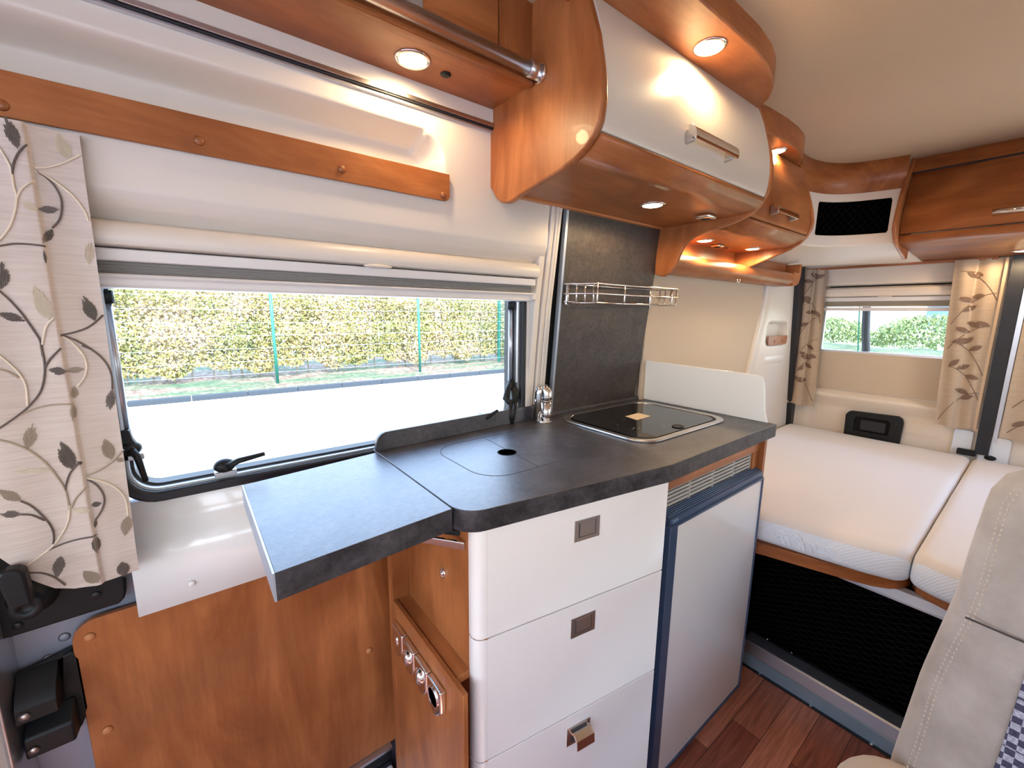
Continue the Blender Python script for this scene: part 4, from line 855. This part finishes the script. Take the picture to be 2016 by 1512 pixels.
# rear curtains
def leaf(g, c, ang, L_, W, fx, m):
    """flat leaf outline laid on the curtain surface"""
    vs = []; n = 8
    for s in (1, -1):
        for i in range(n+1):
            t = i/n if s > 0 else 1-i/n
            u = t*L_; v = s*W*sin(pi*t)**.8
            vs.append((c[0]+u*cos(ang)-v*sin(ang), c[1]+u*sin(ang)+v*cos(ang)))
    g.add([(fx(y, z)-.0032, y, z) for y, z in vs], [(i, i+1, 2*n+1-i-1, 2*n+1-i) for i in range(n)], m)
def rear_curtain(lab, y0t, y1t, y0b, y1b, zt, zb, foldu, seed, liner=None):
    rnd = random.Random(seed); g = G()
    def fx(y, z):
        v = (z-zb)/(zt-zb); a = y0b+(y0t-y0b)*v; b = y1b+(y1t-y1b)*v; u = (y-a)/(b-a)
        return 2.905-.012*(1 if u < foldu else 0)*1+.004*sin(u*14+2*v)+.002*sin(z*31)
    def fn(u, v): z = zb+(zt-zb)*v+.004*sin(u*9)*(1-v); y = (y0b+(y0t-y0b)*v)*(1-u)+(y1b+(y1t-y1b)*v)*u; return (fx(y, z), y, z)
    g.grid(fn, 50, 60, M['silk_warm'])
    zz = zb+.03
    while zz < zt-.10:
        v = (zz-zb)/(zt-zb); a = y0b+(y0t-y0b)*v; b = y1b+(y1t-y1b)*v; W = b-a; side = rnd.choice((0, 1))
        P = []; ya = a+W*(.08 if side else .92); yb_ = a+W*(.88 if side else .12); hgt = .11+.05*rnd.random()
        for i in range(9): t = i/8; P.append((ya+(yb_-ya)*t, zz+hgt*(1-(1-t)**2)))
        g.tube([(fx(y, z)-.0012, y, z) for y, z in P], .0013, M['leaf_print'], 5)
        for i in (2, 4, 6, 8):
            y, z = P[i]; ang = rnd.choice((.5, 2.6, -.4, 3.6))+rnd.uniform(-.3, .3); LL = .042+.01*rnd.random()
            if a+.004 < y+LL*cos(ang) < b-.004 or a-.004 > y+LL*cos(ang) > b+.004: leaf(g, (y, z), ang, LL, .011, fx, M['leaf_print'])
        zz += .115
    if liner: g.box(2.894, 2.912, y1b-.006, y1b+.001, zb, zb+.01, M['lining']); g.sheet([(2.892, y1b, zb), (2.892, y1b+.009, zb), (2.892, y1t+.009, zt), (2.892, y1t, zt)], .003, (1, 0, 0), M['lining'])
    o = g.build('curtain', weld=False); return tag(o, lab, 'curtain')
rear_curtain('narrow beige leaf-print curtain left of the rear window, beside the cream pillar', .955, .835, .955, .815, 1.560, .768, .5, 3)
rear_curtain('wider beige leaf-print curtain right of the rear window', .335, .168, .305, .165, 1.560, .772, .45, 5, True)
rear_curtain('beige leaf-print curtain on the other rear door, at the right edge of the photo', .090, -.16, .090, -.16, 1.560, .755, .35, 9)

# ------------------------------------------------------------------ bed
bd = thing('bed', (2.2, .1, 0), 'wooden bed boards with rounded front edges over an aluminium beam and a black net', 'bed frame')
BL = [(2.93, .95), (1.452, .95), (1.452, .56), (1.475, .50), (1.505, .40), (1.535, .30), (1.560, .235), (1.585, .198), (1.615, .175), (1.655, .163), (2.93, .163)]
g = G(); g.prism(BL, 'z', .497, .537, M['wood_y'], False); g.build('board', bd, bevel=.003)
BR = [(2.93, .157), (1.655, .157), (1.625, .145), (1.605, .115), (1.585, .06), (1.56, 0), (1.53, -.15), (1.51, -.4), (1.51, -.735), (2.93, -.735)]
g = G(); g.prism(BR, 'z', .497, .537, M['wood_y']); g.build('board', bd, bevel=.003)
g = G(); g.box(1.605, 1.635, -.735, .96, .462, .4965, M['white_metal']); g.box(1.601, 1.606, -.735, .96, .462, .468, M['alu']); g.build('beam', bd, bevel=.001)
g = G()
yA, yB, zA, zB = -.735, .565, .098, .462; W = yB-yA; H_ = zB-zA; slope = .42
def seg(y0, z0, y1, z1): g.add([(1.618, y0, z0-.0011), (1.618, y1, z1-.0011), (1.618, y1, z1+.0011), (1.618, y0, z0+.0011), (1.6165, y0, z0), (1.6165, y1, z1)], [(0, 1, 5, 4), (4, 5, 2, 3)], M['net'])
for s in (1, -1):
    k = -int(H_/slope/.048)-1
    while True:
        y0 = yA+.048*k; k += 1
        if y0 > yB: break
        z0, z1 = (zA, zB) if s > 0 else (zB, zA); y1 = y0+H_/slope
        a = max(0, (yA-y0)/(y1-y0)); b = min(1, (yB-y0)/(y1-y0))
        if b > a: seg(y0+(y1-y0)*a, z0+(z1-z0)*a, y0+(y1-y0)*b, z0+(z1-z0)*b)
g.tube([(1.617, yA, .101), (1.617, yB, .101)], .004, M['net'], 6); g.tube([(1.617, yA, .458), (1.617, yB, .458)], .004, M['net'], 6)
g.build('net', bd)
g = G(); g.box(1.66, 1.67, -.735, .985, .0, .462, M['net_back']); g.box(1.45, 1.66, .575, .58, .1, .46, M['net_back']); g.build('storage_cloth', bd)
for y in (.50, .42):
    g = G(); g.ball((1.612, y, .106), .004, M['chrome'], 10, 6); g.build('hook', bd)
stp = thing('step_profile', (1.59, -.1, 0), 'grey aluminium step profile across the floor in front of the bed net', 'sill')
g = G(); g.prism([(1.550, .0), (1.552, .046), (1.556, .048), (1.61, .048), (1.61, 0)], 'y', -.735, .56, mat('teal grey anodised strip', (.30, .42, .50), .35, .5)); g.build('lower_riser', stp)
g = G(); g.prism([(1.556, .049), (1.559, .090), (1.564, .094), (1.62, .094), (1.62, .049)], 'y', -.735, .56, M['alu']); g.build('upper_riser', stp)
g = G(); g.box(1.565, 1.615, -.735, .56, .0942, .0965, mat('tread with painted dark reflection', (.07, .085, .11), .5)); g.build('tread', stp)  # dark reflection on the flat top is put into its colour
g = G(); g.box(1.540, 1.551, -.735, .56, 0, .004, M['rubber']); g.build('edge_strip', stp)
for y in (.49, .33, .17, .01):
    g = G(); g.lathe([(0, .002), (.004, .001), (.005, 0)], (1.5455, y, .004), (0, 0, 1), M['chrome'], 12); g.build('screw', stp)
def mattress(lab, x0f, y0, y1, z0, z1, seed):
    """soft slab; x0f(y) gives the front edge"""
    rnd = random.Random(seed); g = G(); r = .028
    sec = []   # across x at fixed y: closed loop from front bottom over the top to the back
    n = 44; ys_ = [y0+(y1-y0)*(.5-.5*cos(pi*j/n)) for j in range(n+1)]
    for j, y in enumerate(ys_):
        e_ = min(y-y0, y1-y); sh = r*(1-sqrt(max(0, 1-(1-min(1, e_/r))**2)))  # rounding towards the side faces
        xf = x0f(y)+sh*.6; zt = z1-sh; zb_ = z0+sh*.3
        row = [(xf+r*.6, y, zb_), (xf+.008, y, zb_+.006), (xf+.001*sin(y*60), y, zb_+.020), (xf, y, (zb_+zt)/2), (xf+.002, y, zt-.022), (xf+.010, y, zt-.008), (xf+.026, y, zt-.001), (xf+.05, y, zt)]
        for i in range(1, 12): row.append((xf+.05+(2.90-xf-.05)*i/12, y, zt+.0015*sin(i*2.1+y*9)))
        row += [(2.90, y, zt), (2.925, y, zt-.02), (2.93, y, (zb_+zt)/2), (2.93, y, zb_)]
        sec.append(row)
    m = len(sec[0]); vs = [p for row in sec for p in row]; fs1 = []; fs2 = []
    for j in range(n):
        for i in range(m-1):
            f = (j*m+i, j*m+i+1, (j+1)*m+i+1, (j+1)*m+i); (fs2 if i < 4 else fs1).append(f)
        fs2.append((j*m+m-1, j*m, (j+1)*m, (j+1)*m+m-1))
    g.add(vs, fs1, M['mattress'], True); g.add(vs, fs2, M['mattress_side'], True)
    g.add(sec[0], [tuple(range(m))], M['mattress_side']); g.add(sec[-1], [tuple(range(m))[::-1]], M['mattress_side'])
    o = g.build('mattress'); return tag(o, lab, 'mattress')
def mf(y): return interp([(.16, 1.575), (.19, 1.552), (.25, 1.530), (.35, 1.508), (.56, 1.470), (.95, 1.47)], y)
ml = mattress('wide white knitted mattress cushion between the fridge and the seam', mf, .162, .945, .538, .640, 1)
mattress('narrower white knitted mattress cushion right of the seam, behind the seat', lambda y: interp([(-.7, 1.50), (0, 1.535), (.10, 1.545), (.158, 1.572)], y), -.73, .159, .538, .640, 2)
# raised lettering knitted into the mattress side
fc = bpy.data.curves.new('lettering', 'FONT'); fc.body = 'aithoa'; fc.size = .070; fc.extrude = .0030; fc.bevel_depth = .0012; fc.shear = -.35; fc.space_character = 1.0
fo = bpy.data.objects.new('lettering', fc); COL.objects.link(fo); fc.materials.append(M['mattress_side'])
dep = bpy.context.evaluated_depsgraph_get(); me = bpy.data.meshes.new_from_object(fo.evaluated_get(dep)); bpy.data.objects.remove(fo)
lt = bpy.data.objects.new('lettering', me); COL.objects.link(lt); lt.parent = ml
p0 = Vector((1.4835, .47, .560)); ax_ = Vector((.196, -.98, 0)).normalized(); up_ = Vector((.0, 0, 1)); nn_ = ax_.cross(up_)
R3 = Matrix((ax_, up_, nn_)).transposed().to_4x4(); lt.matrix_parent_inverse = Matrix(); lt.matrix_local = Matrix.Translation(p0-Vector(ml['_o']))@R3

# ------------------------------------------------------------------ seat on the right
se = thing('passenger_seat', (.8, -.2, 0), 'beige suede seat with stitched bolster and blue checked middle at the right edge', 'seat')
YL = [(.42, .080), (.475, .079), (.66, .065), (.83, .043), (.92, .038), (1.01, .031), (1.04, .022), (1.06, .004)]
def sx_(z): return .925+(z-.45)*.13
def seat_loop(z, yl, yr, xf, dep_, n=40, e_=3.2):
    out = []; cy, hy = (yl+yr)/2, (yl-yr)/2; cx, hx = xf+dep_/2, dep_/2
    for k in range(n):
        a = 2*pi*k/n; c_, s_ = cos(a), sin(a)
        out.append((cx-hx*abs(c_)**(2/e_)*(1 if c_ > 0 else -1), cy+hy*abs(s_)**(2/e_)*(1 if s_ > 0 else -1), z))
    return out
def loft(g, loops, m):
    n = len(loops[0]); vs = [p for L_ in loops for p in L_]; fs = []
    for i in range(len(loops)-1):
        for k in range(n): fs.append((i*n+k, i*n+(k+1) % n, (i+1)*n+(k+1) % n, (i+1)*n+k))
    g.add(vs, fs, m, True); g.add(loops[0], [tuple(range(n))[::-1]], m, True); g.add(loops[-1], [tuple(range(n))], m, True)
g = G(); loops = []
for i in range(26):
    z = .42+.645*i/25; sh = max(0, (z-1.0)/.065); k = 1-sqrt(max(0, 1-min(1, sh)**2))
    yl = interp(YL, z); loops.append(seat_loop(z, yl-.02*k, -.42+.03*k, sx_(z)+.035*k, .12-.07*k))
loft(g, loops, M['suede']); bkr = g.build('backrest', se)
g = G()
def bol(z): return interp(YL, z)-.021+.002*sin(z*20)
for off in (0, .006):
    z = .44
    while z < 1.035:
        y = bol(z)-off; g.ball((sx_(z)+.0015, y, z), (.0016, .0013, .0028), M['suede_lite'], 8, 5); z += .0085
y = .0
while y > -.40:
    g.ball((sx_(1.035)+.004, y-.02, 1.035), (.0016, .0028, .0013), M['suede_lite'], 8, 5); y -= .0085
g.tube([(sx_(.815)-.0005, bol(.8), .812), (sx_(.81)-.0025, -.02, .811), (sx_(.81)-.002, -.2, .806), (sx_(.8), -.38, .802)], .0016, M['seam'], 6)
g.build('stitching', bkr)
g = G(); g.sheet([(sx_(.44)-.003, -.024, .44), (sx_(.62)-.003, -.038, .62), (sx_(.775)-.003, -.045, .770), (sx_(.775)-.003, -.34, .77), (sx_(.44)-.003, -.36, .44)], .004, (1, 0, 0), M['check']); g.build('checked_insert', bkr, bevel=.001)
g = G(); loops = []
for i in range(14):
    t = i/13; k = 1-sqrt(max(0, 1-abs(2*t-1)**2.5)); z = 1.055+.16*t; loops.append(seat_loop(z, -.005-.035*k, -.33+.035*k, 1.0+.03*k, .10-.06*k, e_=2.6))
loft(g, loops, M['suede']); g.build('headrest', se)
g = G(); loops = []
for i in range(14):
    t = i/13; k = 1-sqrt(max(0, 1-abs(2*t-1)**3)); z = .375+.140*t; loops.append(seat_loop(z, .142-.03*k, -.45+.03*k, .47+.03*k, .50-.06*k, e_=5))
loft(g, loops, M['suede_lite']); g.build('seat_cushion', se)
g = G(); g.box(.52, .95, -.40, .06, 0, .39, M['suede']); g.build('seat_box', se, bevel=.01)

# ------------------------------------------------------------------ outside
g = G(); g.box(-40, 60, -40, 10.75, -.72, -.60, M['paving']); o = g.build('parking_ground'); o['kind'] = 'structure'
g = G(); g.box(3.9, 5.0, -2.5, 3.5, -.6, -.59, M['paving'])
o = g.build('ground_patch'); o['kind'] = 'structure'
KX = lambda x: 10.86-.035*(x+1.05)
g = G()
for i in range(30):
    x = -6+i*1.0; g.prism([(x, KX(x)), (x+.992, KX(x+.992)), (x+.992, KX(x+.992)+.14), (x, KX(x)+.14)], 'z', -.6, -.49, M['kerb'])
o = g.build('kerb', bevel=.008); tag(o, 'dark grey concrete kerb between the white car park and the grass strip', 'kerb')
g = G(); g.grid(lambda u, v: (-8+40*u, KX(-8+40*u)+.14+6*v, -.50+.25*v+.03*sin(u*60+v*9)*v), 60, 14, M['grass']); o = g.build('grass_strip'); o['kind'] = 'structure'
# hedge made of leaves on pale stems
hg = thing('hedge', (5, 12.9, -.4), 'long clipped autumn hornbeam hedge with yellow and brown leaves behind the fence', 'hedge')
rnd = random.Random(11); vs = []; fs = []
def leafquad(c, s, rnd, vs, fs, spread=1.0):
    a = Vector((rnd.uniform(-1, 1), rnd.uniform(-1.6, -.2)*spread, rnd.uniform(-.4, 1.2))).normalized(); b = a.orthogonal().normalized(); c2 = a.cross(b); th = rnd.uniform(0, 6.28)
    p = b*cos(th)+c2*sin(th); q_ = a.cross(p); o = len(vs)
    vs += [tuple(c-p*s), tuple(c+q_*s*.55), tuple(c+p*s), tuple(c-q_*s*.55)]; fs.append((o, o+1, o+2, o+3))
for i in range(85000):
    x = rnd.uniform(-4, 17); t = rnd.random()
    z = -.34+2.55*t
    gap = sin(x*1.7+1)*sin(x*.63)*.5+sin(z*4+x*2.3)*.3
    if rnd.random() < .34*max(0, gap): continue
    if z < -.20+.10*sin(x*3.1)+.07*sin(x*7.3): continue
    y = KX(x)+1.65+rnd.random()**1.5*.7+.08*sin(x*5)+.06*sin(z*7)
    leafquad(Vector((x, y, z)), rnd.uniform(.034, .062), rnd, vs, fs)
g = G(); g.add(vs, fs, M['hedge']); o = g.build('foliage', hg, weld=False); o['kind'] = 'stuff'
g = G()
x = -4
while x < 17:
    yb0 = KX(x)+2.0+rnd.uniform(-.1, .1); dx = rnd.uniform(-.15, .15); g.tube([(x, yb0, -.45), (x+dx*.5, yb0, .4), (x+dx, yb0+.05, 2.0)], [.022, .016, .008], M['bark'], 6); x += rnd.uniform(.25, .5)
g.build('stems', hg)
for k, x in enumerate((1.70, 5.42)):
    g = G(); y = KX(x)+.75; g.tube([(x, y, -.6), (x, y, 2.05)], .035, M['green'], 12); t = g.build('fence_post')
    tag(t, ('green round fence post nearer the curtain, in front of the hedge', 'green round fence post nearer the tap, in front of the hedge')[k], 'post', 'green fence posts')
g = G()
for i in range(9): z = -.50+.30*i; g.tube([(-5, KX(-5)+.79, z), (8.6, KX(8.6)+.79, z)], .0024, M['wire'], 5)
for i in range(0): pass
o = g.build('fence_wire'); tag(o, 'thin pale fence wires stretched between the green posts', 'fence')
g = G(); xg = 8.75; y0_ = KX(xg)+.75
for dy in (0, .72): g.box(xg-.04, xg+.04, y0_+dy-.04, y0_+dy+.04, -.6, 2.1, M['green'])
for i in range(40): z = -.45+.0625*i; g.tube([(xg, y0_, z), (xg, y0_+.72, z)], .005, M['green'], 5)
for i in range(12): y = y0_+.06*i; g.tube([(xg, y, -.45), (xg, y, 2.05)], .005, M['green'], 5)
o = g.build('fence_gate'); tag(o, 'green mesh fence panel seen nearly edge-on at the right end of the hedge', 'fence')

# behind the van: meadow, bushes, shed and bar
g = G(); g.grid(lambda u, v: (6+34*v, -14+21*u, -.6+2.0*v**.8+.05*sin(u*90)*v), 50, 30, M['meadow']); o = g.build('meadow'); o['kind'] = 'structure'
def bush(lab, c, r, n, seed):
    rnd = random.Random(seed); vs = []; fs = []
    for i in range(n):
        a = rnd.uniform(0, 2*pi); b = math.acos(rnd.uniform(-.3, 1)); k = .75+.3*rnd.random()
        leafquad(Vector((c[0]+r[0]*k*cos(a)*sin(b), c[1]+r[1]*k*sin(a)*sin(b), c[2]+r[2]*k*cos(b))), rnd.uniform(.03, .07), rnd, vs, fs)
    t = thing('bush', c, lab, 'bush', 'bushes behind the van'); g = G(); g.add(vs, fs, M['bush']); o = g.build('foliage', t, weld=False); o['kind'] = 'stuff'
    g = G(); g.tube([(c[0], c[1], c[2]-.2), (c[0], c[1], c[2]+r[2]*.6)], .03, M['bark'], 6); g.build('stem', t)
bush('green bush seen through the rear window, left of the dark bar', (17.5, 4.9, .62), (1.2, 1.25, .62), 4500, 1)
bush('green bush seen through the rear window, right of the dark bar', (17.0, 2.2, .62), (1.3, 1.25, .70), 4500, 2)
g = G(); g.box(26, 27, -1.5, 3.6, .6, 3.2, M['shed']); g.box(25.98, 26, 1.2, 2.0, 1.2, 2.4, M['alu']); o = g.build('shed'); tag(o, 'blue shed far behind the bushes, through the rear window', 'building')
g = G(); g.tube([(3.36, .71, -.6), (3.32, .703, .8), (3.31, .700, 1.1), (3.30, .712, 1.2), (3.29, .722, 1.34), (3.28, .722, 1.5)], .021, M['rubber'], 14); g.tube([(3.30, .735, .8), (3.29, .735, 1.1), (3.27, .752, 1.34), (3.26, .755, 1.5)], .004, M['green'], 6)
o = g.build('carrier_bar'); tag(o, 'curved dark bar standing outside the rear window', 'bar')

for o in bpy.data.objects:
    if '_o' in o.keys(): del o['_o']
bpy.context.view_layer.update()
